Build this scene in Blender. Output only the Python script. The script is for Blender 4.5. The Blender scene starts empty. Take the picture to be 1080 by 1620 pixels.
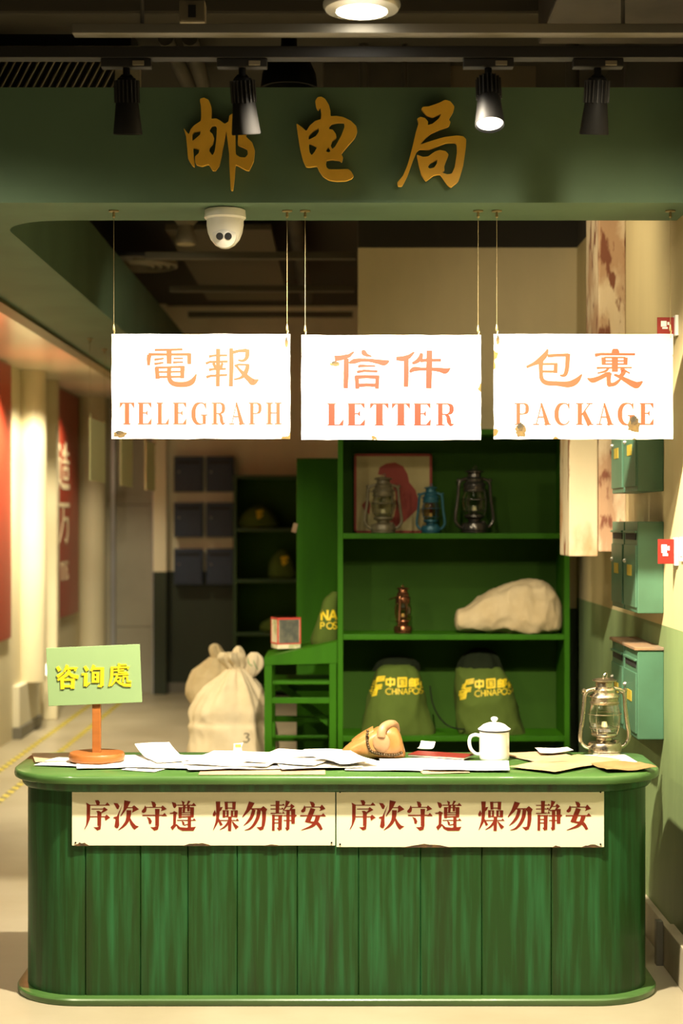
import bpy, bmesh, math, random
from mathutils import Vector, Matrix, noise
from mathutils.bvhtree import BVHTree
random.seed(7)
C = bpy.context.scene.collection
SC = bpy.context.scene
PI = math.pi

# ------------------------------------------------------------ camera, world, exposure, lights
F = 2620.0                      # focal length in pixels of a 1080x1620 frame
EYE = 1.6
cam_d = bpy.data.cameras.new('camera')
cam_d.sensor_fit = 'VERTICAL'
cam_d.sensor_height = 36
cam_d.sensor_width = 24
cam_d.lens = F / 1620 * 36
cam_d.shift_y = 16 / 1620
cam_d.clip_start = 0.05
cam_d.clip_end = 60
cam_d.dof.use_dof = True
cam_d.dof.focus_distance = 5.62
cam_d.dof.aperture_fstop = 2.4
cam = bpy.data.objects.new('camera', cam_d)
cam.location = (0, 0, EYE)
cam.rotation_euler = (PI / 2, 0, 0)
C.objects.link(cam)
SC.camera = cam

SC.view_settings.view_transform = 'Standard'
SC.view_settings.look = 'None'
SC.view_settings.exposure = 0.0
SC.view_settings.gamma = 1.0
SC.view_settings.use_curve_mapping = False

world = bpy.data.worlds.new('world')
SC.world = world
world.use_nodes = True
bg = world.node_tree.nodes['Background']
bg.inputs[0].default_value = (1.0, 0.85, 0.58, 1)
bg.inputs[1].default_value = 0.04

WARM = (1.0, 0.87, 0.60)
def spot(name, loc, target, power, size, blend=0.5, radius=0.05, col=WARM, parent=None):
    d = bpy.data.lights.new(name, 'SPOT')
    d.energy = power
    d.color = col
    d.spot_size = math.radians(size)
    d.spot_blend = blend
    d.shadow_soft_size = radius
    o = bpy.data.objects.new(name, d)
    C.objects.link(o)
    v = Vector(target) - Vector(loc)
    o.rotation_euler = v.to_track_quat('-Z', 'Y').to_euler()
    o.location = loc
    return o
# downlights of the hall: the big one seen at the top of the picture, its neighbours in the same
# row beside it, and those of the corridor on the left; the booth spots stay unseen behind the beam
KEY = (0.058, 4.75, 3.075)
KEYCOL = (1.0, 0.88, 0.68)
spot('key_light', (KEY[0], KEY[1], KEY[2] - 0.085), (KEY[0], KEY[1] + 0.02, 0), 1150, 138, 0.38, 0.045, KEYCOL)
spot('row_light', (-1.70, 4.40, 2.98), (-1.70, 4.75, 0), 200, 158, 0.5, 0.05)
spot('row_light', (0.86, 4.30, 2.98), (0.95, 4.75, 0), 120, 156, 0.5, 0.05)
spot('unseen_booth_light', (-0.98, 6.75, 3.02), (-0.58, 8.70, 0.72), 165, 50, 0.8, 0.06)
spot('unseen_booth_wash', (0.25, 6.30, 3.0), (1.2, 7.1, 2.2), 62, 116, 0.9, 0.06)  # unseen spot, added to brighten the right wall and the stub wall
spot('unseen_booth_light', (0.0, 6.60, 3.02), (-1.48, 10.6, 2.0), 150, 34, 0.7, 0.06)  # unseen spot, added to brighten the signs along the left beam
for yy, pw in ((8.6, 150), (11.3, 460), (13.9, 90)):
    spot('corridor_light', (-2.02, yy, 2.70), (-2.22, yy + 0.15, 0), pw, 118, 0.6, 0.06)
spot('corridor_accent', (-1.85, 11.75, 2.70), (-2.36, 12.6, 1.6), 260, 64, 0.6, 0.05)

# ------------------------------------------------------------ helpers
def PX(px, py, Y):
    """world point at depth Y that the pixel (px, py) of the photo shows"""
    return Vector(((px - 540) / F * Y, Y, EYE - (py - 826) / F * Y))

def obj(name, bm, mat, parent=None, loc=None, smooth=False, rot=None, angle=None):
    me = bpy.data.meshes.new(name)
    bmesh.ops.recalc_face_normals(bm, faces=bm.faces)
    bm.to_mesh(me)
    bm.free()
    if smooth:
        for p in me.polygons:
            p.use_smooth = True
        me.set_sharp_from_angle(angle=math.radians(angle if angle else 40))
    if mat is not None:
        me.materials.append(mat)
    o = bpy.data.objects.new(name, me)
    C.objects.link(o)
    if parent is not None:
        o.parent = parent
    if loc is not None:
        o.location = loc
    if rot is not None:
        o.rotation_euler = rot
    return o

def thing(name, label, cat, loc=(0, 0, 0), rotz=0, group=None):
    o = bpy.data.objects.new(name, None)
    C.objects.link(o)
    o.empty_display_size = 0.05
    o.location = loc
    o.rotation_euler = (0, 0, rotz)
    o['label'] = label
    o['category'] = cat
    if group:
        o['group'] = group
    return o

def tag(o, label, cat, group=None):
    o['label'] = label
    o['category'] = cat
    if group:
        o['group'] = group
    return o

def struct(name, bm, mat, loc=None, **k):
    o = obj(name, bm, mat, None, loc, **k)
    o['kind'] = 'structure'
    return o

def dup(root, loc, rotz=None, label=None, group=None):
    r = root.copy()
    C.objects.link(r)
    r.location = loc
    if rotz is not None:
        r.rotation_euler = (0, 0, rotz)
    if label:
        r['label'] = label
    if group:
        r['group'] = group
    for ch in list(root.children):
        c = ch.copy()
        C.objects.link(c)
        c.parent = r
        for g in ch.children:
            d = g.copy()
            C.objects.link(d)
            d.parent = c
    return r

def B(): return bmesh.new()

def box(bm, x0, x1, y0, y1, z0, z1, bevel=0.0, mtx=None):
    vs = [bm.verts.new((x, y, z)) for x in (x0, x1) for y in (y0, y1) for z in (z0, z1)]
    idx = [(0, 1, 3, 2), (4, 6, 7, 5), (0, 4, 5, 1), (2, 3, 7, 6), (0, 2, 6, 4), (1, 5, 7, 3)]
    fs = [bm.faces.new([vs[i] for i in f]) for f in idx]
    if bevel:
        es = list({e for f in fs for e in f.edges})
        r = bmesh.ops.bevel(bm, geom=es, offset=bevel, segments=2, affect='EDGES', profile=0.6)
        vs = list({v for f in r['faces'] for v in f.verts} | {v for v in vs if v.is_valid})
    if mtx is not None:
        bmesh.ops.transform(bm, matrix=mtx, verts=[v for v in vs if v.is_valid])
    return bm

def bxm(*a, **k):
    return box(B(), *a, **k)

def lathe(bm, prof, cx=0, cy=0, n=28, cap=True, fx=1.0, fy=1.0):
    rings = []
    for r, z in prof:
        rings.append([bm.verts.new((cx + fx * r * math.cos(2 * PI * i / n), cy + fy * r * math.sin(2 * PI * i / n), z)) for i in range(n)])
    for a, b in zip(rings, rings[1:]):
        for i in range(n):
            bm.faces.new((a[i], a[(i + 1) % n], b[(i + 1) % n], b[i]))
    if cap:
        bm.faces.new(rings[0][::-1])
        bm.faces.new(rings[-1])
    return bm

def catmull(pts, n=5):
    out = []
    P = [pts[0]] + list(pts) + [pts[-1]]
    for i in range(1, len(P) - 2):
        p0, p1, p2, p3 = P[i - 1], P[i], P[i + 1], P[i + 2]
        for k in range(n):
            t = k / n
            out.append(tuple(0.5 * (2 * b + (c - a) * t + (2 * a - 5 * b + 4 * c - d) * t * t + (-a + 3 * b - 3 * c + d) * t ** 3)
                             for a, b, c, d in zip(p0, p1, p2, p3)))
    out.append(tuple(pts[-1]))
    return out

def tube(bm, pts, r, n=8, closed=False, smooth=0):
    if smooth:
        pts = catmull(pts, smooth)
    pts = [Vector(p) for p in pts]
    rs = r if isinstance(r, (list, tuple)) else [r] * len(pts)
    if len(rs) != len(pts):
        rs = [rs[min(len(rs) - 1, int(i * (len(rs) - 1) / max(1, len(pts) - 1) + 0.5))] for i in range(len(pts))]
    rings = []
    up = Vector((0.123, 0.31, 0.94)).normalized()
    for i, p in enumerate(pts):
        a = pts[i - 1] if i > 0 or closed else p
        b = pts[(i + 1) % len(pts)] if i < len(pts) - 1 or closed else p
        t = (b - a).normalized()
        u = up - t * up.dot(t)
        if u.length < 1e-3:
            u = Vector((1, 0, 0)) - t * t.x
        u.normalize()
        up = u
        w = t.cross(u)
        rings.append([bm.verts.new(p + (u * math.cos(2 * PI * k / n) + w * math.sin(2 * PI * k / n)) * rs[i]) for k in range(n)])
    m = len(rings)
    for i in range(m if closed else m - 1):
        a, b = rings[i], rings[(i + 1) % m]
        for k in range(n):
            bm.faces.new((a[k], a[(k + 1) % n], b[(k + 1) % n], b[k]))
    if not closed:
        bm.faces.new(rings[0][::-1])
        bm.faces.new(rings[-1])
    return bm

def prism(bm, pts, z0, z1):
    """plan outline (x, y) extruded in z"""
    a = [bm.verts.new((x, y, z0)) for x, y in pts]
    b = [bm.verts.new((x, y, z1)) for x, y in pts]
    n = len(pts)
    for i in range(n):
        bm.faces.new((a[i], a[(i + 1) % n], b[(i + 1) % n], b[i]))
    bm.faces.new(a[::-1])
    bm.faces.new(b)
    return bm

def plate(bm, pts, y0, y1):
    """elevation outline (x, z) extruded in y"""
    a = [bm.verts.new((x, y0, z)) for x, z in pts]
    b = [bm.verts.new((x, y1, z)) for x, z in pts]
    n = len(pts)
    for i in range(n):
        bm.faces.new((a[i], a[(i + 1) % n], b[(i + 1) % n], b[i]))
    bm.faces.new(a[::-1])
    bm.faces.new(b)
    return bm

def rrect(x0, x1, y0, y1, r, n=10):
    out = []
    for cx, cy, a0 in ((x1 - r, y0 + r, -90), (x1 - r, y1 - r, 0), (x0 + r, y1 - r, 90), (x0 + r, y0 + r, 180)):
        for i in range(n + 1):
            a = math.radians(a0 + 90 * i / n)
            out.append((cx + r * math.cos(a), cy + r * math.sin(a)))
    return out

# ------------------------------------------------------------ materials
def M(name, col, rough=0.5, metal=0.0, col2=None, scale=6.0, stretch=(1, 1, 1), lo=0.4, hi=0.65, detail=4.0,
      bump=0.0, bscale=None, spec=0.5, coat=0.0, emit=None, estr=0.0, rough2=None, coords='Object', col3=None, lo3=0.62, hi3=0.7, scale3=3.0,
      stretch3=None):
    m = bpy.data.materials.new(name)
    m.use_nodes = True
    nt = m.node_tree
    N, L = nt.nodes, nt.links
    bs = N['Principled BSDF']
    bs.inputs['Base Color'].default_value = (*col, 1)
    bs.inputs['Roughness'].default_value = rough
    bs.inputs['Metallic'].default_value = metal
    bs.inputs['Specular IOR Level'].default_value = spec
    bs.inputs['Coat Weight'].default_value = coat
    if emit:
        bs.inputs['Emission Color'].default_value = (*emit, 1)
        bs.inputs['Emission Strength'].default_value = estr
    if col2 is None and not bump:
        return m
    tc = N.new('ShaderNodeTexCoord')
    def nz(sc, st, det):
        mp = N.new('ShaderNodeMapping')
        mp.inputs['Scale'].default_value = st
        L.new(tc.outputs[coords], mp.inputs[0])
        t = N.new('ShaderNodeTexNoise')
        t.inputs['Scale'].default_value = sc
        t.inputs['Detail'].default_value = det
        L.new(mp.outputs[0], t.inputs['Vector'])
        return t
    def ramp(t, a, b):
        r = N.new('ShaderNodeMapRange')
        r.inputs['From Min'].default_value = a
        r.inputs['From Max'].default_value = b
        L.new(t.outputs['Fac'], r.inputs['Value'])
        return r
    if col2 is not None:
        t = nz(scale, stretch, detail)
        r = ramp(t, lo, hi)
        mx = N.new('ShaderNodeMix')
        mx.data_type = 'RGBA'
        mx.inputs[6].default_value = (*col, 1)
        mx.inputs[7].default_value = (*col2, 1)
        L.new(r.outputs[0], mx.inputs[0])
        last = mx
        if col3 is not None:
            t3 = nz(scale3, stretch3 or stretch, 6)
            r3 = ramp(t3, lo3, hi3)
            m3 = N.new('ShaderNodeMix')
            m3.data_type = 'RGBA'
            m3.inputs[7].default_value = (*col3, 1)
            L.new(mx.outputs[2], m3.inputs[6])
            L.new(r3.outputs[0], m3.inputs[0])
            last = m3
        L.new(last.outputs[2], bs.inputs['Base Color'])
        if rough2 is not None:
            rr = N.new('ShaderNodeMapRange')
            rr.inputs['To Min'].default_value = rough
            rr.inputs['To Max'].default_value = rough2
            L.new(r.outputs[0], rr.inputs['Value'])
            L.new(rr.outputs[0], bs.inputs['Roughness'])
    if bump:
        t = nz(bscale or scale, stretch, 5)
        b = N.new('ShaderNodeBump')
        b.inputs['Strength'].default_value = bump
        b.inputs['Distance'].default_value = 0.01
        L.new(t.outputs['Fac'], b.inputs['Height'])
        L.new(b.outputs[0], bs.inputs['Normal'])
    return m

def M_dado(name, top, low, z, rough=0.6, smear=0.10):
    """wall painted in two colours: plaster above z, green dado below; brushy blotches in both"""
    m = M(name, top, rough, bump=0.06, bscale=30)
    nt = m.node_tree
    N, L = nt.nodes, nt.links
    bs = N['Principled BSDF']
    g = N.new('ShaderNodeNewGeometry')
    sp = N.new('ShaderNodeSeparateXYZ')
    L.new(g.outputs['Position'], sp.inputs[0])
    ns = N.new('ShaderNodeTexNoise')
    ns.inputs['Scale'].default_value = 2.2
    ns.inputs['Detail'].default_value = 5
    mp = N.new('ShaderNodeMapping')
    mp.inputs['Scale'].default_value = (1.6, 1.6, 0.45)
    L.new(g.outputs['Position'], mp.inputs[0])
    L.new(mp.outputs[0], ns.inputs['Vector'])
    st = N.new('ShaderNodeMath')
    st.operation = 'GREATER_THAN'
    st.inputs[1].default_value = z
    L.new(sp.outputs['Z'], st.inputs[0])
    def two(c, k):
        mx = N.new('ShaderNodeMix')
        mx.data_type = 'RGBA'
        mx.inputs[6].default_value = (*c, 1)
        mx.inputs[7].default_value = (*[min(1, v * k) for v in c], 1)
        r = N.new('ShaderNodeMapRange')
        r.inputs['From Min'].default_value = 0.4
        r.inputs['From Max'].default_value = 0.65
        L.new(ns.outputs['Fac'], r.inputs['Value'])
        L.new(r.outputs[0], mx.inputs[0])
        return mx
    a, b = two(low, 1 + 3 * smear), two(top, 1 - smear)
    mx = N.new('ShaderNodeMix')
    mx.data_type = 'RGBA'
    L.new(st.outputs[0], mx.inputs[0])
    L.new(a.outputs[2], mx.inputs[6])
    L.new(b.outputs[2], mx.inputs[7])
    L.new(mx.outputs[2], bs.inputs['Base Color'])
    return m

def M_enamel(name, col, w, h, edge=0.012, amt=0.5, rust=(0.10, 0.055, 0.012), rust2=(0.30, 0.17, 0.03), rough=0.3, seed=0.0):
    """enamelled plate centred on its origin, w x h in the x-z plane: rust chipped in from the rim"""
    m = M(name, col, rough)
    nt = m.node_tree
    N, L = nt.nodes, nt.links
    bs = N['Principled BSDF']
    tc = N.new('ShaderNodeTexCoord')
    sp = N.new('ShaderNodeSeparateXYZ')
    L.new(tc.outputs['Object'], sp.inputs[0])
    def mth(op, a, b=None):
        n = N.new('ShaderNodeMath')
        n.operation = op
        for i, v in enumerate((a, b)):
            if v is None:
                continue
            if isinstance(v, (int, float)):
                n.inputs[i].default_value = v
            else:
                L.new(v, n.inputs[i])
        return n.outputs[0]
    dx = mth('SUBTRACT', w / 2, mth('ABSOLUTE', sp.outputs['X']))
    dz = mth('SUBTRACT', h / 2, mth('ABSOLUTE', sp.outputs['Z']))
    d = mth('MINIMUM', dx, dz)
    mp = N.new('ShaderNodeMapping')
    mp.inputs['Location'].default_value = (seed, seed * 0.7, seed * 1.3)
    L.new(tc.outputs['Object'], mp.inputs[0])
    def nz(s, det):
        t = N.new('ShaderNodeTexNoise')
        t.inputs['Scale'].default_value = s
        t.inputs['Detail'].default_value = det
        L.new(mp.outputs[0], t.inputs['Vector'])
        return t.outputs['Fac']
    lim = mth('MULTIPLY', mth('SUBTRACT', nz(9, 6), amt), edge / 0.1)
    lim = mth('ADD', lim, 0.0012)
    mask = mth('LESS_THAN', d, lim)
    rc = N.new('ShaderNodeMix')
    rc.data_type = 'RGBA'
    rc.inputs[6].default_value = (*rust, 1)
    rc.inputs[7].default_value = (*rust2, 1)
    L.new(nz(60, 4), rc.inputs[0])
    mx = N.new('ShaderNodeMix')
    mx.data_type = 'RGBA'
    mx.inputs[6].default_value = (*col, 1)
    L.new(rc.outputs[2], mx.inputs[7])
    L.new(mask, mx.inputs[0])
    L.new(mx.outputs[2], bs.inputs['Base Color'])
    rr = N.new('ShaderNodeMapRange')
    rr.inputs['To Min'].default_value = rough
    rr.inputs['To Max'].default_value = 0.9
    L.new(mask, rr.inputs['Value'])
    L.new(rr.outputs[0], bs.inputs['Roughness'])
    return m

def M_glass(name, tint=(0.93, 0.95, 0.88)):
    m = bpy.data.materials.new(name)
    m.use_nodes = True
    nt = m.node_tree
    N, L = nt.nodes, nt.links
    N.remove(N['Principled BSDF'])
    out = N['Material Output']
    tr = N.new('ShaderNodeBsdfTransparent')
    tr.inputs[0].default_value = (*tint, 1)
    gl = N.new('ShaderNodeBsdfGlossy')
    gl.inputs['Roughness'].default_value = 0.06
    fr = N.new('ShaderNodeLayerWeight')
    fr.inputs[0].default_value = 0.35
    mx = N.new('ShaderNodeMixShader')
    L.new(fr.outputs['Facing'], mx.inputs[0])
    L.new(tr.outputs[0], mx.inputs[1])
    L.new(gl.outputs[0], mx.inputs[2])
    L.new(mx.outputs[0], out.inputs[0])
    return m

def M_emit(name, col, s):
    m = M(name, (0.8, 0.8, 0.8), 0.5, emit=col, estr=s)
    return m

m_floor = M('floor_terrazzo', (0.33, 0.29, 0.20), 0.38, col2=(0.28, 0.24, 0.155), scale=2.2, lo=0.35, hi=0.7, bump=0.05, bscale=18, spec=0.4)
m_ceil = M('dark_ceiling_paint', (0.030, 0.025, 0.016), 0.9)
m_duct = M('dusty_duct_grey', (0.060, 0.050, 0.036), 0.7, col2=(0.038, 0.032, 0.022), scale=5)
m_louver = M('aged_vent_white', (0.24, 0.20, 0.13), 0.6)
m_beam = M('beam_green_paint', (0.108, 0.180, 0.112), 0.62, col2=(0.092, 0.152, 0.094), scale=2.5, bump=0.04, bscale=25, spec=0.25)
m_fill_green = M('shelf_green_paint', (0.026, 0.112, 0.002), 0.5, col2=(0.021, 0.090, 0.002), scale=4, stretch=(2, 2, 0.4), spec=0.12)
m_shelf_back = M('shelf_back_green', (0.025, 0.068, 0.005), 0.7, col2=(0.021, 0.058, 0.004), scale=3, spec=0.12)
m_gold = M('gold_letter_paint', (0.90, 0.52, 0.055), 0.45, col2=(0.80, 0.45, 0.045), scale=8)
m_counter = M('counter_green_paint', (0.013, 0.050, 0.009), 0.34, col2=(0.020, 0.118, 0.036), scale=5.5, stretch=(8, 3, 0.42), lo=0.44, hi=0.76, detail=10,
              col3=(0.016, 0.030, 0.007), scale3=2.6, lo3=0.56, hi3=0.74, stretch3=(6, 2, 0.5), bump=0.14, bscale=8, rough2=0.46, spec=0.3, coat=0.06)
m_counter_top = M('countertop_green_paint', (0.050, 0.115, 0.026), 0.28, col2=(0.070, 0.150, 0.040), scale=6, stretch=(0.6, 4, 1), lo=0.42, hi=0.7, detail=7, coat=0.3)
m_black = M('black_metal', (0.007, 0.0065, 0.006), 0.6, spec=0.12)
m_black_soft = M('black_plastic', (0.018, 0.016, 0.014), 0.6)
m_greymetal = M('grey_track_metal', (0.22, 0.20, 0.16), 0.5, 0.3)
m_steel = M('brushed_steel', (0.55, 0.52, 0.45), 0.35, 0.9)
m_chrome = M('lantern_chrome', (0.62, 0.56, 0.45), 0.20, 1.0, col2=(0.42, 0.34, 0.22), scale=18, bump=0.15, bscale=40, rough2=0.38)
m_wire = M('wire_metal', (0.34, 0.27, 0.13), 0.45, 0.6)
m_white_plastic = M('white_plastic', (0.80, 0.78, 0.72), 0.35)
m_enamel_white = M('white_enamel', (0.86, 0.86, 0.84), 0.15, coat=0.5)
m_red_print = M('red_print', (0.20, 0.022, 0.009), 0.5, spec=0.25)
m_sign_red = M('sign_red_lettering', (0.24, 0.042, 0.018), 0.5, spec=0.2)
m_paper = M('white_paper', (0.82, 0.80, 0.74), 0.8, col2=(0.74, 0.70, 0.62), scale=9)
m_paper_old = M('aged_paper', (0.40, 0.29, 0.17), 0.85, col2=(0.36, 0.22, 0.13), scale=12)
m_kraft = M('kraft_paper', (0.27, 0.165, 0.060), 0.85, col2=(0.22, 0.125, 0.04), scale=14)
m_manila = M('manila_paper', (0.34, 0.22, 0.11), 0.85, col2=(0.38, 0.27, 0.15), scale=10)
m_redbook = M('red_cover', (0.16, 0.016, 0.008), 0.5)
m_orange_wood = M('orange_stained_wood', (0.31, 0.105, 0.022), 0.4, col2=(0.25, 0.08, 0.015), scale=6, stretch=(1, 1, 6), coat=0.2)
m_board_green = M('pale_green_board', (0.195, 0.285, 0.130), 0.5, spec=0.3)
m_yellow_raised = M('yellow_raised_letter', (0.62, 0.42, 0.012), 0.4)
m_leather = M('tan_leather', (0.30, 0.150, 0.040), 0.42, col2=(0.25, 0.105, 0.020), scale=14, lo=0.45, hi=0.7, coat=0.2, bump=0.1, bscale=50)
m_leather_light = M('worn_leather', (0.34, 0.20, 0.10), 0.5, col2=(0.30, 0.155, 0.065), scale=20)
m_bead = M('dark_beads', (0.07, 0.045, 0.02), 0.3, 0.6)
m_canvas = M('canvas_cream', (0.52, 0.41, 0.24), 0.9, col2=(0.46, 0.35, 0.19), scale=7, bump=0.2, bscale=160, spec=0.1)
m_canvas_lit = M('canvas_cream_lit', (0.66, 0.55, 0.36), 0.9, col2=(0.58, 0.47, 0.29), scale=5, bump=0.2, bscale=160, spec=0.1)  # lighter copy of the canvas cream, brightened for the lit front sack
m_bag_green = M('bag_olive_green', (0.066, 0.098, 0.016), 0.85, col2=(0.054, 0.080, 0.013), scale=6, bump=0.15, bscale=150, spec=0.12)
m_bag_dark = M('bag_dark_shaded', (0.010, 0.014, 0.006), 0.95, spec=0.08)  # near black puts the shelf's shadow into the bag mouths; also colours the cord
m_bag_print = M('bag_yellow_print', (0.72, 0.50, 0.01), 0.6)
m_ink = M('black_ink', (0.03, 0.025, 0.02), 0.7)
m_mailbox = M('mailbox_green', (0.060, 0.150, 0.085), 0.45, col2=(0.050, 0.120, 0.065), scale=5, bump=0.04)
m_mailbox_blue = M('mailbox_blue_grey', (0.014, 0.026, 0.055), 0.5, col2=(0.011, 0.020, 0.044), scale=5)
m_slot = M('slot_black', (0.008, 0.008, 0.007), 0.7)
m_brass = M('brass_yellow', (0.42, 0.30, 0.03), 0.5)
m_rust_top = M('rusty_brown_lid', (0.26, 0.15, 0.07), 0.7, col2=(0.18, 0.13, 0.08), scale=8)
m_wall_r = M_dado('wall_right_paint', (0.56, 0.45, 0.23), (0.150, 0.205, 0.080), 1.215)
m_wall_b = M_dado('wall_back_paint', (0.78, 0.70, 0.50), (0.016, 0.024, 0.010), 1.14)
m_wall_l = M('corridor_wall_paint', (0.62, 0.56, 0.38), 0.5, col2=(0.58, 0.51, 0.33), scale=1.5)
m_corr_ceil = M('corridor_ceiling_gloss', (0.84, 0.78, 0.62), 0.25, spec=0.6)
m_red_panel = M('red_panel', (0.30, 0.030, 0.012), 0.4)
m_cream_text = M('cream_text', (0.80, 0.66, 0.42), 0.5)
m_peel = M('peeling_plaster', (0.60, 0.47, 0.30), 0.85, col2=(0.40, 0.24, 0.13), scale=4.5, stretch=(1.8, 1.8, 0.8), lo=0.44, hi=0.56, detail=9,
           col3=(0.17, 0.055, 0.025), scale3=6.5, lo3=0.55, hi3=0.61, stretch3=(2.4, 2.4, 0.8), bump=0.5, bscale=9)
m_peel_pale = M('chipped_cream_paint', (0.60, 0.49, 0.30), 0.8, col2=(0.46, 0.26, 0.11), scale=3.2, stretch=(1.6, 1.6, 0.6), lo=0.50, hi=0.60, detail=9,
                col3=(0.24, 0.09, 0.03), scale3=6, lo3=0.58, hi3=0.64, stretch3=(2, 2, 0.7), bump=0.35, bscale=9)
m_base = M('baseboard_stone', (0.44, 0.38, 0.26), 0.6, col2=(0.34, 0.29, 0.19), scale=5)
m_plinth_dark = M('dark_skirting', (0.14, 0.13, 0.10), 0.5)
m_door_grey = M('grey_door_panel', (0.34, 0.32, 0.25), 0.5, col2=(0.29, 0.27, 0.21), scale=2)
m_door_steel = M('door_frame_steel', (0.50, 0.52, 0.60), 0.3, 0.7)
m_tape_y = M('yellow_floor_tape', (0.50, 0.40, 0.03), 0.6)
m_tape_k = M('black_floor_tape', (0.10, 0.085, 0.03), 0.6)
m_sign_olive = M('olive_sign_board', (0.80, 0.80, 0.44), 0.5)
m_red_sign = M('red_sign', (0.22, 0.016, 0.010), 0.4, spec=0.3)
m_glass = M_glass('clear_glass')
m_glass_dark = M_glass('amber_glass', (0.75, 0.62, 0.38))
m_lens = M_emit('lamp_lens', (1.0, 0.93, 0.78), 14)
m_lens_small = M_emit('spot_lens', (1.0, 0.92, 0.74), 7)
m_reflector = M('lamp_reflector', (0.8, 0.78, 0.72), 0.25, 0.6)

# ------------------------------------------------------------ lettering
def T(x, y, s):                     # triangular end of a thin horizontal stroke
    return ('p', (x - 0.95 * s, y + 0.08 * s), (x - 0.45 * s, y - 0.52 * s), (x, y), (x, y + 0.08 * s))

GL = {}
GL['dian_t'] = (225, 540, 10.8, [((215, 150, 25), (690, 138, 25)), ((460, 130, 80), (460, 385, 70)), ('c', (112, 410, 35), (112, 300, 55), (125, 232, 70)),
    ((110, 222, 36), (450, 226, 26), (810, 222, 36)), ((805, 206, 60), (805, 388, 55)), ((210, 315, 28), (370, 293, 15)), ((210, 388, 28), (365, 365, 15)),
    ((535, 293, 15), (700, 290, 12)), ((530, 362, 22), (700, 355, 15)), ((248, 440, 55), (265, 640, 60)), ((230, 450, 25), (720, 435, 24)),
    ((690, 425, 68), (685, 632, 52)), ((270, 525, 18), (670, 520, 16)), ((270, 607, 24), (690, 605, 24)),
    ('c', (465, 430, 60), (460, 600, 60), (492, 690, 66), (580, 733, 74), (750, 733, 80), (860, 680, 78), (925, 560, 6))])
GL['bao_t'] = (320, 540, 10.8, [((270, 130, 60), (268, 500, 60), (265, 770, 55)), ((115, 260, 35), (200, 243, 20), (430, 240, 20)), ((60, 380, 30), (130, 352, 26), (435, 345, 26)),
    ((190, 370, 40), (228, 465, 30)), ((345, 370, 30), (312, 470, 42)), ((115, 490, 35), (180, 475, 26), (405, 470, 20)), ((70, 615, 35), (150, 588, 28), (425, 575, 20)),
    ((495, 120, 55), (498, 400, 62), (488, 770, 55)), ((525, 190, 42), (620, 165, 35), (760, 155, 50)), ('c', (770, 135, 55), (768, 240, 62), (740, 305, 45), (680, 333, 28), (610, 318, 12)),
    ((555, 425, 35), (620, 396, 20), (785, 400, 22)), ('c', (775, 388, 55), (765, 470, 60), (722, 560, 66), (660, 622, 32), (540, 652, 12)),
    ('c', (585, 420, 28), (640, 490, 32), (720, 570, 62), (800, 645, 80), (870, 695, 100), (962, 655, 6))])
GL['xin'] = (520, 545, 10.8, [((428, 125, 16), (350, 190, 50), (220, 228, 72), (98, 238, 86)), ((300, 240, 75), (295, 500, 80), (287, 750, 66)),
    ('c', (556, 140, 40), (592, 140, 86), (645, 178, 46), (732, 205, 8)), ('c', (345, 318, 20), (430, 288, 72), (560, 267, 46), (700, 272, 46), (850, 297, 70), (950, 312, 84), (1028, 280, 16)),
    ((500, 385, 28), (535, 365, 35), (798, 370, 12)), ((478, 472, 35), (600, 450, 30), (832, 460, 26)), ((475, 535, 66), (487, 755, 56)), ((450, 560, 52), (640, 548, 46), (855, 560, 50)),
    ((830, 530, 60), (820, 755, 54)), ((480, 702, 45), (640, 690, 46), (830, 697, 45))])
GL['jian'] = (620, 545, 10.8, [((378, 130, 16), (290, 208, 60), (180, 245, 76), (70, 240, 50)), ((240, 240, 70), (240, 480, 72), (236, 722, 70)),
    ('c', (502, 148, 40), (482, 230, 68), (420, 290, 56), (342, 325, 28)), ((480, 278, 45), (580, 268, 42), (836, 268, 34)),
    ('c', (300, 475, 28), (370, 422, 68), (500, 420, 44), (650, 420, 46), (800, 432, 60), (910, 452, 84), (992, 405, 6)), ((635, 102, 86), (632, 400, 92), (625, 752, 84))])
GL['bao_p'] = (825, 545, 10.8, [('c', (442, 80, 10), (400, 175, 72), (300, 278, 86), (200, 332, 46), (78, 388, 30)), ((440, 195, 42), (600, 184, 38), (800, 178, 40)),
    ('c', (785, 160, 70), (780, 270, 62), (770, 400, 60), (745, 500, 55), (700, 532, 34), (648, 525, 14)),
    ('c', (325, 270, 70), (325, 450, 56), (340, 590, 60), (420, 655, 68), (600, 668, 66), (800, 680, 94), (930, 622, 84), (1025, 510, 8)),
    ((345, 335, 24), (605, 333, 24)), ((580, 322, 52), (572, 487, 60)), ((345, 462, 26), (590, 464, 26))])
GL['guo'] = (920, 545, 10.8, [((570, 75, 70), (570, 110, 115), (572, 165, 125)), ((220, 185, 46), (320, 165, 32), (905, 168, 26)), ((368, 220, 62), (370, 350, 58)), ((745, 222, 62), (742, 350, 52)),
    ((380, 222, 15), (740, 222, 13)), ((380, 282, 11), (740, 282, 11)), ((380, 335, 14), (740, 335, 14)), ((560, 218, 96), (560, 468, 90)),
    ((250, 402, 25), (400, 398, 15), (850, 395, 11)), ('c', (455, 395, 28), (400, 455, 26), (262, 492, 8)), ('c', (490, 490, 30), (420, 512, 60), (300, 572, 60), (180, 612, 74), (92, 580, 8)),
    ('c', (465, 485, 74), (455, 600, 60), (462, 700, 64)), ('c', (440, 690, 56), (540, 680, 50), (605, 640, 40), (660, 588, 14)),
    ('c', (655, 420, 16), (705, 450, 74), (692, 505, 60), (640, 552, 40)), ((720, 440, 24), (815, 492, 10)), ('c', (548, 515, 22), (640, 552, 46), (750, 612, 70), (880, 680, 98), (945, 690, 96), (1035, 630, 8))])
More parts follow.
